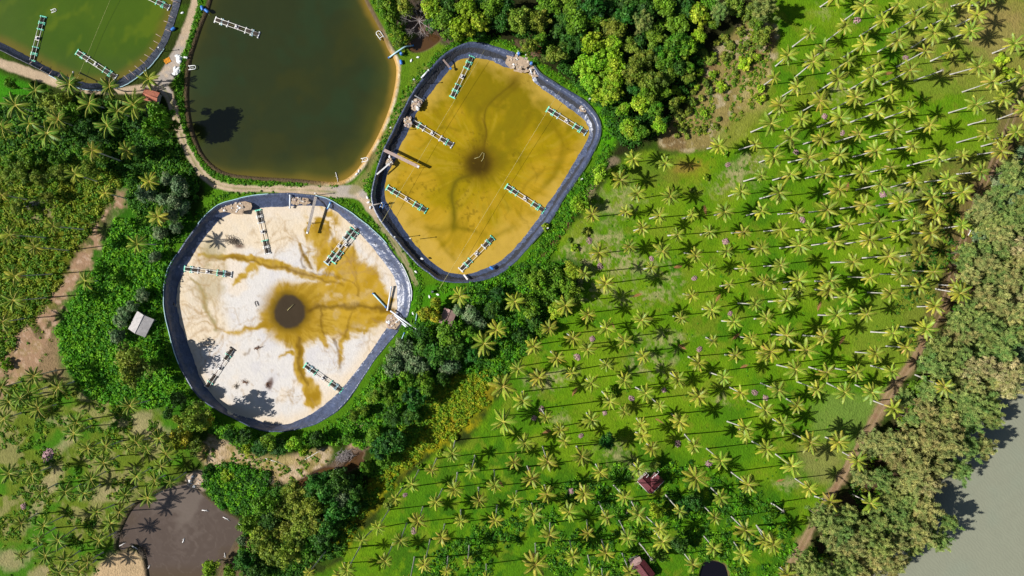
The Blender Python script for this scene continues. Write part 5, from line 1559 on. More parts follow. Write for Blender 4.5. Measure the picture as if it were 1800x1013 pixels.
# dead, crownless palms
def dead_palm(p0, p1, label, hook=False):
    b = P(*p0)
    c = Vector((p1[0] - 900, 506.5 - p1[1])) * S
    h = min(max(HC * (1 - Vector((b.x, b.y)).dot(c) / c.dot(c)), 6), 11)
    k = (HC - h) / HC
    top = Vector((c.x * k, c.y * k, h)) - b
    root = empty('dead_palm', b)
    mb = MB()
    mb.tube([(0, 0, -.4), top * .03, top * .3 + Vector((.1, .1, 0)), top * .65 + Vector((.1, 0, 0)), top], [.36, .24, .18, .165, .14], 8)
    mb.build('trunk', M['palmbark'], root, True)
    mb = MB()
    rr = random.Random(3)
    for i in range(5):
        a = i * 1.3
        mb.tube([top, top + Vector((.3 * math.cos(a), .3 * math.sin(a), .35)), top + Vector((.75 * math.cos(a), .75 * math.sin(a), .1 if not hook else -.3))], [.1, .06, .02], 5)
    mb.build('frond_stubs', M['deadwood'], root)
    tag(root, label, 'dead palm')


dead_palm((1607, 142), (1656, 124), 'bare white palm trunk without a crown, in the dry upper right grass')
dead_palm((1702, 220), (1730, 212), 'bare palm trunk without a crown, right of the dry grass patch')
dead_palm((1356, 885), (1376, 898), 'bare white palm trunk with a hooked top in the lower right grass')
dead_palm((1124, 955), (1145, 983), 'bare palm trunk without a crown beside the lower maroon shed')
# ---------------------------------------------------------------- pond liners
def ray_r(poly, cx, cy, n):
    out = np.zeros(n)
    th = np.arange(n) * 2 * np.pi / n
    p = np.asarray(poly) - np.array([cx, cy])
    q = np.roll(p, -1, 0)
    for i, t in enumerate(th):
        d = np.array([math.cos(t), math.sin(t)])
        e = q - p
        den = d[0] * e[:, 1] - d[1] * e[:, 0]
        den = np.where(np.abs(den) < 1e-9, 1e-9, den)
        s = (p[:, 0] * e[:, 1] - p[:, 1] * e[:, 0]) / den
        u = (p[:, 0] * d[1] - p[:, 1] * d[0]) / den
        ok = (s > 0) & (u >= 0) & (u <= 1)
        out[i] = s[ok].max() if ok.any() else 0
    return th, out


def liner(outp, inp, z, seed, label, crinkle=.12, gaps=(), pipe=None, bench=.6):
    cx, cy = np.asarray(inp).mean(0)
    n = 420
    th, ro = ray_r(outp, cx, cy, n)
    _, ri = ray_r(inp, cx, cy, n)
    rng = np.random.default_rng(seed)
    i_ = np.arange(n)
    circ = lambda sc, s: fbm(np.cos(th) * 40 / sc, np.sin(th) * 40 / sc, 1.0, 4, s) - .5
    wob = circ(6, seed) * 5 + circ(1.5, seed + 3) * 5
    ri = ri + wob * .6
    ro = ro + circ(5, seed + 7) * 2.4
    prof = [(-.05, .02), (0.0, .16), (.05, .17), (.12, -.12 * bench), (.22, -.40 * bench), (.34, -.74 * bench), (.45, -bench), (.56, -bench - .2 * (1 - bench)), (.68, -bench - .44 * (1 - bench)), (.80, -bench - .68 * (1 - bench)), (.9, -bench - .87 * (1 - bench)), (.97, -.99), (1.03, -1.02)]
    V = []
    for j, (t, zz) in enumerate(prof):
        r = ro + (ri - ro) * t
        zr = zz * (1 if zz > 0 else abs(z)) + (.10 if t > .1 else 0)
        cr_ = crinkle + (.10 * sstep(.35, .6, np.cos(th + .1)) if z == Z_WHT and .3 < t < .99 else 0)
        w = cr_ * rng.normal(size=n) * (1 if .1 < t < .99 else .25)
        w = w * .6 + np.roll(w, 1) * .4 + (.95 if z == Z_YEL + 0 else .35 if z == Z_WHT else 0) * math.exp(-((t - .26) / .12) ** 2) * sstep(.1, .6, np.cos(th + .25))
        zf = zr + w + crinkle * 1.5 * circ(1.0, seed + j)
        if t > .95:
            zf = np.maximum(zf, z + .10 - (.25 if t > 1 else 0))
        jr = crinkle * 4 * rng.normal(size=n) * (1 if .1 < t < .95 else 0)
        rr = r + jr
        k = S * (HC - zf) / HC
        V.append(np.stack([(cx + rr * np.cos(th) - 900) * k, (506.5 - cy - rr * np.sin(th)) * k, zf], 1))
    V = np.concatenate(V)
    F = []
    gaps = [(math.radians(a), math.radians(b)) for a, b in gaps]
    for j in range(len(prof) - 1):
        for i in range(n):
            if any(a <= th[i] <= b for a, b in gaps):
                continue
            i2 = (i + 1) % n
            F.append((j * n + i, (j + 1) * n + i, (j + 1) * n + i2, j * n + i2))
    root = link('pond_liner', arr_mesh('pond_liner', V, np.array(F)[:, ::-1], M['linernew' if z == Z_TL else 'liner'], None, False))
    tag(root, label, 'pond liner')
    if pipe:
        for a0, a1, mat in pipe:
            mb = MB()
            ids = [i for i in range(n) if math.radians(a0) <= th[i] <= math.radians(a1)]
            path = [P(cx + (ro[i] + .8) * math.cos(th[i]), cy + (ro[i] + .8) * math.sin(th[i]), .34) for i in ids]
            mb.tube(path, .13, 6)
            mb.build('edge_pipe', M[mat], root, True)
    return cx, cy


def angs(c, x, y):
    return math.degrees(math.atan2(y - c[1], x - c[0])) % 360


_cy = np.asarray(YEL_IN).mean(0)
_cw = np.asarray(WHT_IN).mean(0)
g0, g1 = sorted((angs(_cy, 899, 105), angs(_cy, 936, 120)))
g2, g3 = sorted((angs(_cw, 700, 556), angs(_cw, 688, 578)))
liner(TL_OUT, TL_IN, Z_TL, 3, 'black plastic liner with a pale blue rim pipe round the bright green pond', .05, (), [(8, 62, 'cyan'), (72, 135, 'cyan')], .6)
liner(YEL_OUT, YEL_IN, Z_YEL, 5, 'black plastic liner round the yellow pond', .035, [(g0, g1)], [(300, 318, 'hose'), (330, 359, 'hose'), (1, 60, 'hose')], .66)
liner(WHT_OUT, WHT_IN, Z_WHT, 9, 'crinkled black plastic liner round the drained white pond', .04, [(g2, g3)], [(150, 205, 'cyan'), (222, 262, 'cyan'), (285, 330, 'cyan'), (340, 359, 'pvc')], .5)


# ---------------------------------------------------------------- paddlewheel aerators
def aerator(p0, p1, z, label, fl, ends=(0, 1), group='paddlewheel aerators'):
    a, b = P(p0[0], p0[1], z), P(p1[0], p1[1], z)
    d = b - a
    L = d.length
    root = empty('paddlewheel_aerator', a, math.atan2(d.y, d.x))
    fr = (0.0, .125, .165, .285, .70, .83, .87, 1.0)
    for i, f in enumerate(fr):
        mb = MB()
        x = f * L
        w = .26
        mb.box((x, 0, .12), (w * 1.7, 2.1, .20)).box((x, 0, .26), (w * 1.45, 1.95, .10), None, .8)
        mb.box((x, .85, .33), (w, .35, .08)).box((x, -.85, .33), (w, .35, .08))
        mb.build('float', M[fl[i % len(fl)]], root)
    for y in (-.62, .62):
        mb = MB()
        mb.tube([(0, y, .46), (L * .3, y, .47), (L * .7, y, .47), (L, y, .46)], .085, 6)
        mb.build('rail', M['rail'], root, True)
    mb = MB()
    mb.tube([(0, 0, .42), (L, 0, .42)], .05, 6)
    mb.build('drive_shaft', M['rust'], root, True)
    for f0, f1 in ((0.02, .125), (.165, .275), (.71, .825), (.875, .985)):
        mb = MB()
        x0, x1 = f0 * L, f1 * L
        mb.tube([(x0, 0, .42), (x1, 0, .42)], .12, 8)
        nn = 4
        for k in range(nn):
            x = x0 + (k + .5) * (x1 - x0) / nn
            for m in range(6):
                t = m * math.pi / 3 + k * .35
                c_, s_ = math.cos(t), math.sin(t)
                mb.box((x, .30 * c_, .42 + .30 * s_), (.30, .42, .05), (t, 0, 0))
        mb.build('paddlewheel', M['paddle'], root)
    mb = MB()
    x = .5 * L
    mb.tube([(x - .35, 0, .72), (x - .28, 0, .72), (x + .30, 0, .72), (x + .36, 0, .72)], [.16, .27, .27, .2], 10)
    mb.box((x, 0, .44), (.7, 1.0, .1)).box((x + .02, .38, .62), (.4, .26, .26))
    mo = mb.build('motor', M['motor'], root, True)
    mb = MB()
    mb.box((x - .02, 0, 1.03), (.55, .42, .08), None, .8)
    mb.build('motor_cover', M['white'], mo)
    mb = MB()
    mb.box((x - .55, 0, .47), (.2, 1.5, .07)).box((x + .55, 0, .47), (.2, 1.5, .07))
    mb.build('cross_bar', M['rail'], root)
    return tag(root, label, 'aerator', group)


T, W_, C_ = 'teal', 'white', 'cyan'
zt, zd, zy, zw = Z_TL, Z_DARK, Z_YEL + .06, Z_WHT + .05
aerator((77, 30), (57.5, 107), zt, 'upright aerator with pale green floats at the left of the bright green pond', [T, T, T, T])
aerator((136, 92), (204, 136.5), zt, 'slanting aerator nearest the lower liner of the bright green pond', [T, T, T, W_])
aerator((226, -21), (297.5, 14), zt, 'aerator cut by the top edge in the bright green pond', [T, T, T, W_])
aerator((379, 35), (455, 62), zd, 'white-floated aerator in the dark pond', [W_, W_, C_, W_])
aerator((829.5, 100), (795, 171), zy, 'aerator at the top left corner of the yellow pond', [T, T, T, T])
aerator((726, 214.5), (795, 256), zy, 'aerator at the upper left side of the yellow pond, near the dark drain', [W_, W_, T, W_])
aerator((962.5, 192.5), (1029.5, 234), zy, 'aerator at the upper right side of the yellow pond', [T, T, T, C_])
aerator((681, 330), (749, 371), zy, 'aerator at the lower left side of the yellow pond', [T, T, T, T])
aerator((890, 328), (956, 371), zy, 'aerator at the lower right side of the yellow pond', [T, T, T, T])
aerator((866, 418), (810, 474.5), zy, 'aerator at the bottom of the yellow pond', [T, T, W_, W_])
aerator((454, 370), (470.5, 446), zw, 'upright aerator standing at the top of the drained pond', [T, W_, W_, W_])
aerator((632, 400), (586, 461), zw, 'right one of the two aerators lying side by side in the drained pond', [T, T, W_, T])
aerator((620, 403), (574, 463), zw, 'left one of the two aerators lying side by side in the drained pond', [T, T, W_, C_])
aerator((325, 472.5), (407, 483), zw, 'level aerator at the left edge of the drained pond', [T, T, C_, W_])
aerator((409, 613.5), (364, 681), zw, 'dark aerator on the lower left floor of the drained pond', ['paddle', 'paddle', T, 'rail'])
aerator((536.5, 642.5), (600.5, 687), zw, 'aerator at the bottom right of the drained pond', [T, C_, C_, T])


# ---------------------------------------------------------------- ropes, pipes, poles
def thing_tube(name, pts, r, mat, label, cat, n=6, group=None, pix=True):
    path = [P(*p) for p in pts] if pix else pts
    o = path[0]
    root = link(name, None) if False else None
    mb = MB()
    mb.tube([p - o for p in path], r, n)
    ob = mb.build(name, M[mat], None, True)
    ob.location = o
    return tag(ob, label, cat, group)


def sag(p0, p1, z0, z1, drop, n=10):
    return [(p0[0] + (p1[0] - p0[0]) * i / n, p0[1] + (p1[1] - p0[1]) * i / n, z0 + (z1 - z0) * i / n - drop * 4 * (i / n) * (1 - i / n)) for i in range(n + 1)]


thing_tube('rope', sag((197, -8), (133, 145), .6, .4, .5), .03, 'rope', 'pale rope strung across the bright green pond', 'rope')
thing_tube('rope', sag((852, 88), (668, 396), .5, .5, .7), .032, 'rope', 'pale rope strung over the left half of the yellow pond', 'rope')
thing_tube('rope', sag((985, 158), (772, 508), .5, .5, .7), .032, 'rope', 'pale rope strung over the right half of the yellow pond', 'rope')


def pole(px, py, h, label, r=.11, mat='wood', white_cap=True):
    root = empty('wooden_pole', P(px, py, 0))
    mb = MB()
    mb.tube([(0, 0, -.4), (0, 0, h)], [r, r * .8], 8)
    mb.build('post', M[mat], root, True)
    mb = MB()
    mb.box((0, 0, h + .05), (.34, .34, .16)).box((0, 0, h - .5), (.9, .1, .1))
    mb.build('bracket', M['white'], root)
    return tag(root, label, 'pole')


pole(731, 147, 4.6, 'wooden pole on the grassy bank at the upper left of the yellow pond')
pole(560, 343, 4.2, 'wooden pole at the top rim of the drained pond beside the plank walkway')
pole(1021, 318, 4.2, 'wooden pole on the right bank of the yellow pond')
pole(962, 403, 4.2, 'wooden pole on the lower right bank of the yellow pond, near the white block')
pole(724, 421, 4.0, 'wooden pole between the two lined ponds')
pole(697, 418, 3.6, 'wooden pole beside the dirt track between the lined ponds')
pole(289, 91, 4.0, 'wooden pole beside the dirt path right of the bright green pond')
pole(1035, 178, 3.0, 'short pole at the upper right bank of the yellow pond')
pole(690, 229, 3.6, 'wooden pole on the bank between the dark and yellow ponds')

ST = [((314, 5), (301, 1)), ((305, 32), (296, 27)), ((300, 41), (288, 37)), ((301, 56), (291, 52)), ((284, 66), (274, 60)), ((281, 78), (270, 72)), ((273, 91), (263, 84)), ((265, 102), (254, 96)), ((256, 113), (246, 105)), ((248, 125), (237, 116)), ((237, 133), (227, 124)), ((226, 141), (218, 133)), ((70, 123), (77, 116)), ((86, 131), (93, 123)), ((100, 138), (106, 130)), ((52, 112), (60, 106))]
for i, (a, b) in enumerate(ST):
    o = thing_tube('liner_stake', [(a[0], a[1], .4), ((a[0] + b[0]) / 2, (a[1] + b[1]) / 2, .3), (b[0], b[1], .0)], .08, 'plank', 'x', 'stake', 5, 'stakes along the bright green pond')
    o['label'] = uniq('thin wooden stake over the green pond liner, %s', b[0], b[1])


def walkway(name, p0, p1, z0, z1, w, mat, label, posts=3, head=None):
    a, b = P(p0[0], p0[1], z0), P(p1[0], p1[1], z1)
    d = b - a
    L = d.length
    root = empty(name, a, math.atan2(d.y, d.x))
    pitch = -math.atan2(d.z, math.hypot(d.x, d.y))
    mb = MB()
    n = max(2, int(w / .3))
    for i in range(n):
        y = -w / 2 + w * (i + .5) / n
        mb.box((L / 2, y, 0), (L - .05 * i, w / n * .9, .07), (0, 0, 0))
    dk = mb.build('deck', M[mat], root)
    dk.rotation_euler = (0, pitch, 0)
    for i in range(posts):
        x = L * (i + .7) / posts
        zz = d.z * x / L
        for y in (-w * .4, w * .4):
            mb = MB()
            mb.tube([(x, y, zz - 2.6 - z0), (x, y, zz)], .07, 6)
            mb.build('leg', M['wood'], root, True)
    if head:
        mb = MB()
        mb.box((L - .3, 0, d.z + .25), (.7, .7, .4), None, .8)
        mb.build('head_box', M[head], root)
    return tag(root, label, 'walkway')


walkway('feeding_walkway', (675, 264), (737, 294), .5, .3, 1.0, 'plank', 'long pinkish plank walkway reaching into the yellow pond from its left bank', 4, 'white')
walkway('feeding_walkway', (555, 346), (540, 411), .5, -.1, .9, 'wood', 'long grey plank walkway reaching into the top of the drained pond', 1, 'white')
walkway('plank_bridge', (779, 105), (792, 121), .35, -1.2, .55, 'plank', 'short reddish plank over the liner at the top left of the yellow pond', 1, 'blue')
walkway('plank_bridge', (683, 289), (662, 307), .1, .2, .45, 'trim', 'short white plank on the left liner of the yellow pond', 1)
walkway('plank_bridge', (729, 168), (745, 178), .3, -1.6, .35, 'trim', 'narrow pale board over the liner at the upper left of the yellow pond', 1)
walkway('plank_bridge', (815, 483), (822, 492), -1.7, .2, .5, 'trim', 'short board leaning on the bottom liner of the yellow pond', 1)


def pipe(pts, r, mat, label, name='pipe'):
    root = empty(name, P(*pts[0]))
    o = P(*pts[0])
    path = [P(*p) - o for p in pts]
    mb = MB()
    mb.tube(path, r, 8)
    mb.build('tube', M[mat], root, True)
    for e, e2 in ((0, 1), (-1, -2)):
        q = path[e]
        dr = (path[e2] - path[e]).normalized()
        mb = MB()
        mb.tube([q - dr * .05, q + dr * .35], r * 1.25, 8)
        mb.build('coupling', M['blue' if mat == 'cyan' else 'pvc'], root, True)
    return tag(root, label, 'pipe')


pipe([(683, 102, -.3), (697, 92, .5), (712, 82, .8), (727, 80, .2)], .24, 'cyan', 'bent pale blue pipe crossing the bank from dark pond to puddle')
pipe([(741, 137, .5), (754, 123, .5)], .28, 'pvc', 'short white pipe lying on the upper left rim of the yellow pond')
pipe([(655, 515.5, zw + .3), (679, 541, zw + .4)], .24, 'cyan', 'pale green-blue pipe lying on the yellow mud at the right of the drained pond')
pipe([(688, 504, zw + .8), (681, 546, zw + .5)], .26, 'pvc', 'grey pipe standing up the screen beside the right liner of the drained pond')
pipe([(687, 547, -1.6), (705, 560, .5), (732, 579, .6)], .24, 'pvc', 'upper white drain pipe through the gap in the drained pond liner')
pipe([(694, 555, -1.2), (712, 570, .5), (728, 582, .5)], .2, 'pvc', 'middle white drain pipe through the gap in the drained pond liner')
pipe([(707, 569, .4), (716, 577, .45), (727, 583, .5)], .2, 'pvc', 'lower white drain pipe ending at the dark sump hole')
pipe([(733, 551, .4), (730, 569, .35)], .16, 'cyan', 'thin pale pipe lying on grass right of the drained pond')
pipe([(711, 585, .4), (705, 599, .35)], .16, 'cyan', 'thin pale pipe lying on grass below the drain pipes')
pipe([(510, 343, .6), (509.5, 366, -1.8)], .26, 'pvc', 'white inlet pipe down the top liner of the drained pond', 'inlet_pipe')
pipe([(581, 356, .6), (576, 367, -1.2)], .26, 'cyan', 'blue-ended inlet pipe at the upper right liner of the drained pond', 'inlet_pipe')
pipe([(654, 361, .5), (672, 357, .3)], .2, 'wood', 'brown inlet pipe on the left liner of the yellow pond beside the blue net', 'inlet_pipe')
pipe([(932, 121, .5), (936, 134, -1.2)], .22, 'pvc', 'white upright pipe at the rubble gap of the yellow pond', 'inlet_pipe')
thing_tube('drain_hose', [(834, 279, zy + .2), (843, 276, zy + .25), (848, 268, zy + .3), (851, 270, zy + .3), (850, 278, zy + .2), (846, 284, zy + .1)], .055, 'rope', 'thin looped hose over the dark drain of the yellow pond', 'hose')
thing_tube('drain_hose', [(505, 546, zw + .3), (510, 541, zw + .35), (516, 535, zw + .35)], .06, 'rope', 'thin yellowish rod over the dark drain of the drained pond', 'rod')


# ---------------------------------------------------------------- small things
def barrel(px, py, z, label, mat='blue', lying=None):
    root = empty('barrel', P(px, py, z))
    mb = MB()
    prof = [(0, .28), (.05, .30), (.3, .33), (.6, .33), (.85, .30), (.9, .28)]
    mb.tube([(0, 0, a) for a, _ in prof], [b for _, b in prof], 14)
    b = mb.build('body', M[mat], root, True)
    mb = MB()
    mb.tube([(.12, 0, .9), (.12, 0, .96)], .06, 8)
    mb.build('cap', M['white'], b, True)
    if lying is not None:
        root.rotation_euler = (math.pi / 2, 0, lying)
        root.location.z += .33
    root.scale = (1.5, 1.5, 1.5)
    return tag(root, label, 'barrel')


barrel(355, 11.5, .2, 'upper blue barrel on the green bank right of the path', lying=.3)
barrel(361, 17.5, .2, 'lower blue barrel on the green bank right of the path', lying=.9)
barrel(302, 54, .1, 'blue barrel at the right rim of the bright green pond', lying=2.2)
barrel(706, 96, .1, 'blue barrel on the grass below the bent pale pipe')
barrel(704.5, 106.5, .1, 'second blue barrel at the sandy edge of the dark pond', lying=.2)
barrel(912, 96, .1, 'blue barrel behind the rubble gap of the yellow pond')
barrel(934, 113, .2, 'blue barrel at the rubble gap beside the white pipe')
barrel(761, 513, .1, 'dark bucket-like drum on grass below the yellow pond', 'hose')
barrel(861, 469, -.9, 'blue barrel on the bottom right liner of the yellow pond', lying=1.0)


def sack(px, py, z, sd, label, cat='sack', mat='sack', s=1.0, name='sack', group=None):
    rn = random.Random(sd)
    mb = MB()
    mb.blob((0, 0, .22 * s), (.62 * s, .40 * s, .24 * s), sd, .10, 12, 8)
    mb.box((.62 * s, 0, .22 * s), (.2 * s, .36 * s, .06 * s))
    o = mb.build(name, M[mat], None, True)
    o.location = P(px, py, z)
    o.rotation_euler = (rn.uniform(-.2, .2), rn.uniform(-.2, .2), rn.uniform(0, 6.28))
    return tag(o, label, cat, group)


_n = 0
for (x, y, z) in ((312, 99, 0), (315, 102, 0), (313, 105, 0), (317, 107, 0), (314, 109, 0), (318, 103, 0), (315, 104, .4), (316, 108, .4), (308, 121, 0), (311, 124, 0), (314, 122, 0), (309, 127, 0), (313, 128, 0), (307, 131, 0), (311, 126, .4), (316, 126, 0), (327, 102, 0)):
    o = sack(x, y, z, 40 + _n, 'x', s=1.25, group='white sacks by the path')
    up = y < 115
    lab = ('white sack in the upper heap right of the path' if up else 'white sack in the lower heap right of the path')
    if (x, y) == (327, 102):
        lab = 'single white sack on the green bank right of the upper sack heap'
    o['label'] = lab
    o['group'] = 'upper heap of white sacks' if up else 'lower heap of white sacks'
    _n += 1
for (x, y, l) in ((735, 101, 'white sack on the grassy bank right of the blue barrels'), (770, 518, 'white bag on grass left of the thicket below the yellow pond'), (755, 522, 'small white bag on grass right of the drained pond rim'), (726, 551, 'small white bag beside the right rim of the drained pond'), (321, 23, 'white bag at the edge of the path near the top'), (723, 107, 'small white bag on the bank between dark and yellow ponds'), (631, 301, 'white bag at the lower right corner of the dark pond'), (627, 306, 'pale sack beside the white bag at the dark pond corner'), (742, 455, 'white bag on the lower left liner of the yellow pond'), (963, 389, 'white block on the right liner of the yellow pond'), (646, 348, 'upper white bollard-like bag beside the path junction'), (648, 356, 'middle white bollard-like bag on the left rim of the yellow pond'), (651, 365, 'lower white bag on the left rim of the yellow pond'), (731, 478, 'small white bag on the track between the lined ponds'), (685, 276, 'pale bag on the liner below the pinkish walkway'), (734, 189, 'white bag on the soil patch of the yellow pond liner')):
    sack(x, y, 0 if 'liner' not in l else -.6, int(x), l, 'bag', s=.8, name='bag')


def rubble(px, py, n, rad, label, mat='stone', sd=1, z=0.0, el=1.0):
    root = empty('rubble_heap', P(px, py, z))
    rn = random.Random(sd)
    mb = MB()
    mb.blob((0, 0, -.03), (rad * el * 1.1, rad * 1.1, .14), sd, .3, 18, 8)
    mb.build('soil_mound', M['soil'], root)
    for i in range(int(n * .7)):
        a, r = rn.uniform(0, 6.28), rad * math.sqrt(rn.random())
        s = rn.choice((rn.uniform(.12, .28), rn.uniform(.15, .35), rn.uniform(.3, .6)))
        mb = MB()
        mb.blob((0, 0, 0), (s, s * rn.uniform(.5, 1), s * rn.uniform(.25, .5)), sd * 100 + i, .3, 6, 4)
        st = mb.build('stone', M[mat if i % 3 == 0 else ('sack', 'stone', 'wood')[i % 4 % 3]], root)
        st.location = (r * math.cos(a) * el, r * math.sin(a), .14 + .2 * (1 - r / rad))
        st.rotation_euler = (rn.uniform(-.4, .4), rn.uniform(-.4, .4), rn.uniform(0, 6.28))
    return tag(root, label, 'rubble')


rubble(911, 105, 48, 2.6, 'heap of pale rubble in the liner gap at the top of the yellow pond', 'stone', 2, -.2, 1.3)
rubble(920, 116, 30, 1.8, 'rubble with pink stones at the waterline under the top gap of the yellow pond', 'plank', 3, -1.3, 1.6)
rubble(941, 126, 24, 1.4, 'small rubble heap right of the top gap of the yellow pond', 'stone', 4, -.6, 1.2)
rubble(411, 363, 48, 2.2, 'broken pale slabs on the upper left liner of the drained pond', 'stone', 5, -.9, 1.9)
rubble(691, 566, 36, 2.0, 'orange-brown rubble in the gap of the drained pond liner', 'plank', 6, -1.0, 1.0)
rubble(731, 184, 30, 1.7, 'patch of bare soil and stones on the yellow pond liner, upper left', 'plank', 7, -.9, .9)
rubble(717, 215, 30, 1.6, 'patch of bare soil and stones on the yellow pond liner, below the upper one', 'plank', 8, -1.0, .8)
rubble(1025, 191, 16, 1.0, 'grey stones on the upper right liner of the yellow pond', 'wood', 9, -.9, 1.0)
rubble(685, 285, 18, 1.2, 'pale rubble on the left liner of the yellow pond under the white plank', 'stone', 10, -.9, .8)
rubble(520, 352, 18, 1.3, 'brown rubble on the top liner of the drained pond beside the white inlet pipe', 'plank', 11, -.6, 1.2)
rubble(535, 353, 18, 1.2, 'brown rubble on the top liner of the drained pond beside the walkway', 'rust', 12, -.7, 1.3)
rubble(345, 846, 42, 2.2, 'grey rubble heap at the top of the murky pond', 'deadwood', 13, 0, 1.3)


def net_frame(px, py, z, label, rz=0.0, s=1.0, mat='white'):
    root = empty('float_frame', P(px, py, z), rz)
    mb = MB()
    mb.tube([(-.9 * s, .45 * s, .1), (.6 * s, .45 * s, .1), (.85 * s, .25 * s, .1), (.85 * s, -.25 * s, .1), (.6 * s, -.45 * s, .1), (-.9 * s, -.45 * s, .1)], .09 * s, 8)
    mb.build('tube', M[mat], root, True)
    mb = MB()
    mb.box((-.5 * s, 0, .18), (.12 * s, .9 * s, .08)).box((.1 * s, 0, .18), (.6 * s, .08 * s, .08))
    mb.build('seat_board', M['trim'], root)
    return tag(root, label, 'float')


net_frame(94.5, 19, Z_TL, 'small white U-shaped float in the bright green pond', .35, 1.0)
net_frame(338, 119, -.2, 'small white frame at the left edge of the dark pond', .1, 1.3)
net_frame(668, 62, -.1, 'white wooden frame at the right edge of the dark pond', 2.2, 1.6)
net_frame(641, 281, -.1, 'white frame at the lower right edge of the dark pond', .2, 1.2)
net_frame(451, 534, zw, 'small dark frame lying on the white mud, left of the drain', 1.9, .9, 'paddle')
net_frame(672, 361, -.6, 'blue net frame on the left liner of the yellow pond', 1.2, 1.1, 'blue')
net_frame(933, 112, .3, 'dark pump frame at the rubble gap of the yellow pond', 1.0, .9, 'hose')

# orange cloth
mb = MB()
rn = random.Random(4)
n_ = 8
vs = [(-1.0 + 2.0 * i / n_ + rn.uniform(-.1, .1), -.8 + 1.6 * j / n_ + rn.uniform(-.1, .1), .10 + .22 * rn.random()) for j in range(n_ + 1) for i in range(n_ + 1)]
mb.add(vs, [(j * (n_ + 1) + i, j * (n_ + 1) + i + 1, (j + 1) * (n_ + 1) + i + 1, (j + 1) * (n_ + 1) + i) for j in range(n_) for i in range(n_)])
o = mb.build('orange_cloth', M['orange'], None, True)
o.location = P(294.5, 107, 0)
o.rotation_euler = (0, 0, .5)
tag(o, 'crumpled orange cloth lying on the dirt path', 'cloth')

# ---------------------------------------------------------------- husk heaps
HP = [(1035, 423), (1145, 455), (1275, 425), (1220, 489), (1279, 290), (1041, 596), (1014, 628), (1229, 614), (1167, 686), (1110, 700), (1326, 690), (939, 735), (951, 719), (1283, 552), (1063, 726), (1506, 37), (1591, 102), (1449, 205), (1480, 234), (1191, 780), (1004, 864), (1101, 901), (1246, 814), (1551, 342), (1409, 387), (1399, 268), (42, 890), (727, 933), (1021, 766), (1345, 700), (1055, 468), (712, 870)]
HM = []
for v in range(3):
    rn = random.Random(60 + v)
    mb = MB()
    for i in range(46):
        a, r = rn.uniform(0, 6.28), 1.0 * math.sqrt(rn.random())
        d = Vector((rn.gauss(0, 1), rn.gauss(0, 1), rn.uniform(-.2, .35))).normalized()
        c = Vector((r * math.cos(a), r * math.sin(a), .15 + .5 * (1 - r)))
        mb.tube([c - d * .3, c, c + d * .35], [.07, .13, .03], 4)
    HM.append(mb.mesh('husk_heap', M['husk']))
for i, (x, y) in enumerate(HP):
    o = link('husk_heap', HM[i % 3])
    rn = random.Random(i)
    o.location = P(x, y, 0)
    s = rn.uniform(.7, 1.1)
    o.scale = (s * 1.1, s * .9, s)
    o.rotation_euler = (0, 0, rn.uniform(0, 6.28))
    tag(o, uniq('pinkish grey heap of dry husks, %s', x, y), 'husk heap', 'heaps of dry husks on the grass')
o = link('husk_heap', HM[0])
o.location = P(85, 801, 0)
o.scale = (1.6, 2.1, 1.5)
o.rotation_euler = (0, 0, -.3)
tag(o, 'largest pinkish husk heap, at the lower left among the leaning palms', 'husk heap', 'heaps of dry husks on the grass')


# fallen fronds
FFM = []
for v in range(2):
    mb = MB()
    mb.tube([(-1.6, 0, .1), (0, .15 + .2 * v, .16), (1.7, -.1, .08)], [.06, .05, .02], 4)
    for k in range(22):
        x = -1.2 + 2.8 * k / 22
        for sg in (-1, 1):
            l_ = .75 * math.sin(math.pi * (.15 + .8 * k / 22))
            mb.add([(x - .06, .12, .12), (x + .06, .12, .12), (x + .4, .12 + sg * l_, .06)], [(0, 1, 2)])
    FFM.append(mb.mesh('fallen_frond', M['brownfrond']))
for i, (x, y, a) in enumerate(((1262, 525, 60), (1293, 593, 40), (1308, 645, 20), (1080, 575, 120), (1190, 470, 10), (1372, 845, 15), (1440, 540, 70), (1160, 740, 150), (1010, 690, 60), (1240, 370, 100), (1330, 470, 30), (1490, 330, 80), (960, 760, 20), (880, 850, 130), (1060, 640, 45), (1400, 160, 120), (1560, 130, 10), (1480, 600, 60), (1200, 610, 150), (930, 830, 80), (1120, 520, 20), (1300, 760, 100))):
    o = link('fallen_frond', FFM[i % 2])
    o.location = P(x, y, 0)
    o.rotation_euler = (0, 0, math.radians(a))
    tag(o, uniq('dry brown palm frond lying on grass, %s', x, y), 'palm frond', 'fallen fronds in the grove')
# ---------------------------------------------------------------- driftwood and branches
def log(p, q, r, label, mat='deadwood', z=0.0, name='log', cat='log'):
    a, b = P(p[0], p[1], z + r * .6), P(q[0], q[1], z + r * .6)
    root = empty(name, a)
    d = b - a
    mb = MB()
    mb.tube([(0, 0, 0), d * .5 + Vector((.08, .1, .02)), d], [r, r * .85, r * .5], 7)
    mb.build('stem', M[mat], root, True)
    mb = MB()
    n = Vector((-d.y, d.x, 0)).normalized()
    mb.tube([d * .55, d * .7 + n * .5 + Vector((0, 0, .1))], [r * .45, r * .2], 5)
    mb.tube([d * .3, d * .42 - n * .4 + Vector((0, 0, .12))], [r * .4, r * .15], 5)
    mb.build('branch_stub', M[mat], root, True)
    return tag(root, label, cat)


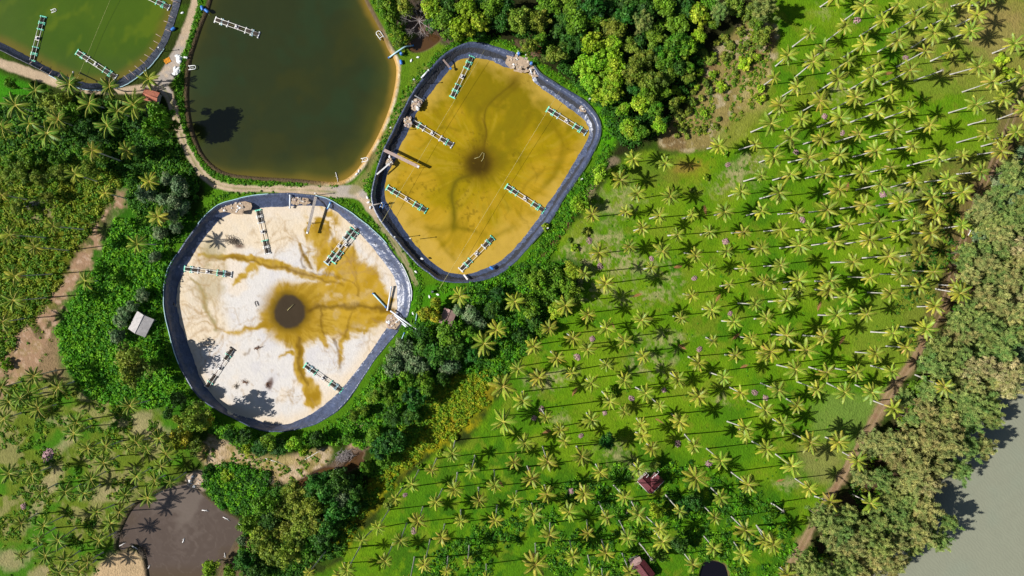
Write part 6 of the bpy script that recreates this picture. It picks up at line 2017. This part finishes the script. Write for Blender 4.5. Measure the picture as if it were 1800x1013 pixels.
zm = Z_MURK
log((355, 897), (367, 899), .16, 'pale log floating at the top right of the murky pond', 'trim', zm)
log((392, 909), (404, 916), .16, 'pale forked log floating at the right of the murky pond', 'trim', zm)
log((321, 954), (324, 946), .17, 'short pale log floating in the centre of the murky pond swirl', 'trim', zm)
log((395, 972), (396, 988), .15, 'pale upright plank at the right edge of the murky pond', 'trim', zm)
log((210, 960), (222, 954), .12, 'pale stick at the left edge of the murky pond', 'trim', zm)
log((232, 960), (242, 966), .15, 'pale log on the sandy spit of the murky pond', 'trim', 0)
log((260, 1000), (264, 993), .12, 'short stick in the water beside the sandy spit', 'trim', zm)
log((419, 920), (424, 925), .22, 'whitish stump at the right bank of the murky pond', 'trim', zm)
log((590, 303), (594, 321), .12, 'bare pale branch at the bottom edge of the dark pond', 'trim', -.6)
log((586, 826), (622, 802), .14, 'long pale branch lying along the creek', 'deadwood', -.3)
log((466, 806), (502, 818), .10, 'thin pale stem lying on the sand below the drained pond', 'trim', 0)
log((536, 808), (570, 789), .10, 'thin pale stem at the right end of the sandy patch', 'trim', 0)
log((1702, 414), (1708, 402), .14, 'pale pole lying on bare soil beside the coastal road', 'trim', 0)


def brush(px, py, rx, ry, n, label, mat='deadwood', sd=1, rz=0.0, z=0.0, hh=.8):
    root = empty('brush_pile', P(px, py, z), rz)
    rn = random.Random(sd)
    for k in range(2):
        mb = MB()
        for i in range(n // 2):
            c = Vector((rn.gauss(0, rx * .5), rn.gauss(0, ry * .5), rn.uniform(.05, hh)))
            d = Vector((rn.gauss(0, 1), rn.gauss(0, 1), rn.uniform(-.3, .4))).normalized() * rn.uniform(.4, 1.1)
            mb.tube([c - d, c + Vector((.05, .05, .05)), c + d], [.04, .06, .015], 4, False)
        mb.build('branches', M[mat], root)
    return tag(root, label, 'brush pile')


brush(604, 802, 2.6, 1.6, 180, 'heap of grey dead branches beside the creek', 'deadwood', 3, .6)
brush(410, 424, 2.2, 1.3, 90, 'dark heap of dead branches on the upper left floor of the drained pond', 'bark', 5, -.5, zw)
brush(465, 838, 3.6, .9, 110, 'dark tangled branches at the creek mouth above the bright thicket', 'bark', 6, -.55)
brush(250, 972, 2.0, .8, 60, 'dead branches along the sandy spit of the murky pond', 'bark', 7, -1.0, -.3)
brush(415, 680, .6, .6, 14, 'tiny dark twig heap on the lower left floor of the drained pond', 'bark', 8, 0, zw, .3)
brush(430, 672, 1.0, .25, 16, 'thin dark driftwood on the white floor left of the lower stream', 'rust', 9, -.6, zw, .25)
brush(470, 676, .9, .2, 16, 'dark reddish driftwood on the white floor beside the lower stream', 'rust', 10, 1.3, zw, .25)
brush(452, 612, .8, .35, 18, 'brown twigs on the white floor below the drain', 'rust', 12, .3, zw, .25)
brush(207, 940, 1.4, 1.0, 50, 'dark branches at the left bank of the murky pond', 'bark', 11, 1.0, -.3)
brush(65, 358, 2.6, 1.2, 60, 'grey dead brush in the left scrub', 'deadwood', 14, .2, 0)


# ---------------------------------------------------------------- huts
def gable(mbw, mbr, mbg, L, W, hw, hr, over=.35, th=.12):
    """walls, roof, gable ends; ridge along x"""
    mbw.box((0, 0, hw / 2 - .2), (L, W, hw + .4))
    ox, oy = L / 2 + over, W / 2 + over
    ze = hw - over * hr / (W / 2)
    for s in (-1, 1):
        a = [(-ox, s * oy, ze), (ox, s * oy, ze), (ox, 0, hw + hr), (-ox, 0, hw + hr)]
        b = [(x, y, z + th) for x, y, z in a]
        mbr.add(a + b, [(0, 1, 2, 3), (7, 6, 5, 4), (0, 4, 5, 1), (1, 5, 6, 2), (3, 2, 6, 7), (0, 3, 7, 4)])
    for s in (-1, 1):
        x = s * (L / 2 - .02)
        mbg.add([(x, -W / 2 + .02, hw - .02), (x, W / 2 - .02, hw - .02), (x, 0, hw + hr - .03)], [(0, 1, 2)])


def hut(name, px, py, L, W, hw, hr, ang, roof, label, cat='hut', doorside=-1):
    z = hw
    p = P(px, py, z)
    root = empty(name, (p.x, p.y, 0), math.radians(ang))
    w, r, g = MB(), MB(), MB()
    gable(w, r, g, L, W, hw, hr)
    w.v, w.f = w.v, w.f
    w.add(g.v, g.f)
    w.build('wall', M['wall'], root)
    ro = r.build('roof', M[roof], root)
    mb = MB()
    mb.tube([(-L / 2 - .36, 0, hw + hr + .12), (L / 2 + .36, 0, hw + hr + .12)], .13, 6)
    mb.build('ridge_cap', M[roof], ro, True)
    mb = MB()
    mb.box((0, doorside * (W / 2 + .03), 1.0), (.9, .06, 2.0))
    d = mb.build('door', M['dark'], root)
    mb = MB()
    mb.box((.3, doorside * (W / 2 + .08), 1.0), (.08, .05, .2))
    mb.build('handle', M['rail'], d)
    for x in (-L * .3, L * .3):
        mb = MB()
        mb.box((x, -doorside * (W / 2 + .03), 1.5), (.8, .06, .7))
        mb.build('window', M['dark'], root)
    for sx in (-1, 1):
        mb = MB()
        mb.tube([(sx * L / 2, doorside * (W / 2 + .3), -.3), (sx * L / 2, doorside * (W / 2 + .3), hw - .4)], .08, 6)
        mb.build('post', M['wood'], root, True)
    return tag(root, label, cat)


hut('hut', 248, 570, 5.6, 5.2, 2.6, 1.0, 63, 'roofgrey', 'hut with a pale grey gabled metal roof left of the drained pond')
hut('hut', 265, 169, 4.1, 2.9, 2.3, .5, -17, 'roofpink', 'small hut with a faded pink roof beside the path junction')
hut('shed', 787, 558, 4.3, 3.4, 2.4, .6, 68, 'roofmauve', 'shed with a flat mauve roof half under trees right of the drained pond', 'shed')
hut('shed', 1133, 1003, 5.0, 3.2, 2.6, .8, -52, 'roofred', 'shed with a dark maroon roof cut by the bottom edge', 'shed')
hut('shed', 1118, 990, 3.0, 2.4, 2.4, .4, 20, 'roofmauve', 'small shed with pinkish roof left of the lower maroon one', 'shed')
# maroon house: two gabled wings meeting in a corner
hx, hy, hw_, hr_ = 1144, 856, 2.7, 1.1
p = P(hx, hy, hw_)
root = empty('house', (p.x, p.y, 0))
for ang, L in ((134, 5.6), (47, 5.8)):
    w, r, g = MB(), MB(), MB()
    gable(w, r, g, L, 3.6, hw_, hr_)
    w.add(g.v, g.f)
    a = math.radians(ang)
    off = Vector((math.cos(a), math.sin(a), 0)) * (L / 2 - 1.2)
    for nm, q, mt in (('wall', w, 'wall'), ('roof', r, 'roofred')):
        ob = q.build(nm, M[mt], root)
        ob.location = off + Vector((0, 0, .012 if ang > 100 else 0))
        ob.rotation_euler = (0, 0, a)
        if nm == 'roof':
            mb = MB()
            mb.tube([(-L / 2 - .3, 0, hw_ + hr_ + .13), (L / 2 + .3, 0, hw_ + hr_ + .13)], .12, 6)
            mb.build('ridge_cap', M['roofred'], ob, True)
            sgn = 1 if ang > 100 else -1
            mb = MB()
            mb.tube([(-L / 2 - .3, sgn * 2.2, hw_ - .22), (L / 2 + .3, sgn * 2.2, hw_ - .22)], .11, 6)
            mb.build('gutter', M['trim'], ob, True)
for (x, y) in ((1152, 834), (1158, 830), (1137, 836), (1133, 832)):
    q = P(x, y, 3.2) - Vector((p.x, p.y, 0))
    mb = MB()
    mb.tube([(q.x - .9, q.y - .9, 3.1), (q.x + .6, q.y + .7, 3.25)], .09, 6)
    mb.tube([(q.x + .5, q.y + .6, -.3), (q.x + .5, q.y + .6, 3.2)], .09, 6)
    mb.build('rafter', M['trim'], root, True)
mb = MB()
mb.box((0.25, -2.15, 1.0), (.9, .3, 2.0), (0, 0, 0))
d = mb.build('door', M['dark'], root)
root.scale = (.86, .86, .9)
tag(root, 'house with two maroon metal roof wings among the lower palms', 'house')
# ---------------------------------------------------------------- light and camera
w = bpy.data.worlds.new('World')
SC.world = w
w.use_nodes = True
nt = w.node_tree
bg = nt.nodes['Background']
sky = nt.nodes.new('ShaderNodeTexSky')
sky.sky_type = 'NISHITA'
sky.sun_disc = False
sky.sun_elevation = SUN_EL
sky.sun_rotation = math.atan2(SUN_DIR.x, SUN_DIR.y)
sky.altitude = 50
nt.links.new(sky.outputs[0], bg.inputs[0])
bg.inputs[1].default_value = 0.052
sl = bpy.data.lights.new('sun', 'SUN')
sl.energy = 5.0
sl.angle = math.radians(0.5)
sl.color = (1.0, 0.97, 0.92)
so = bpy.data.objects.new('sun', sl)
COL.objects.link(so)
so.rotation_euler = SUN_DIR.to_track_quat('Z', 'Y').to_euler()
so.location = SUN_DIR * 200
cd = bpy.data.cameras.new('camera')
cd.sensor_fit = 'HORIZONTAL'
cd.angle = HFOV
cd.clip_end = 20000
co = bpy.data.objects.new('camera', cd)
COL.objects.link(co)
co.location = (0, 0, HC)
SC.camera = co
SC.view_settings.view_transform = 'Standard'
SC.view_settings.look = 'None'
SC.view_settings.exposure = 0.4
SC.cycles.max_bounces = 6
SC.cycles.diffuse_bounces = 3
SC.cycles.transparent_max_bounces = 4
print('OBJECTS', len(SC.objects))
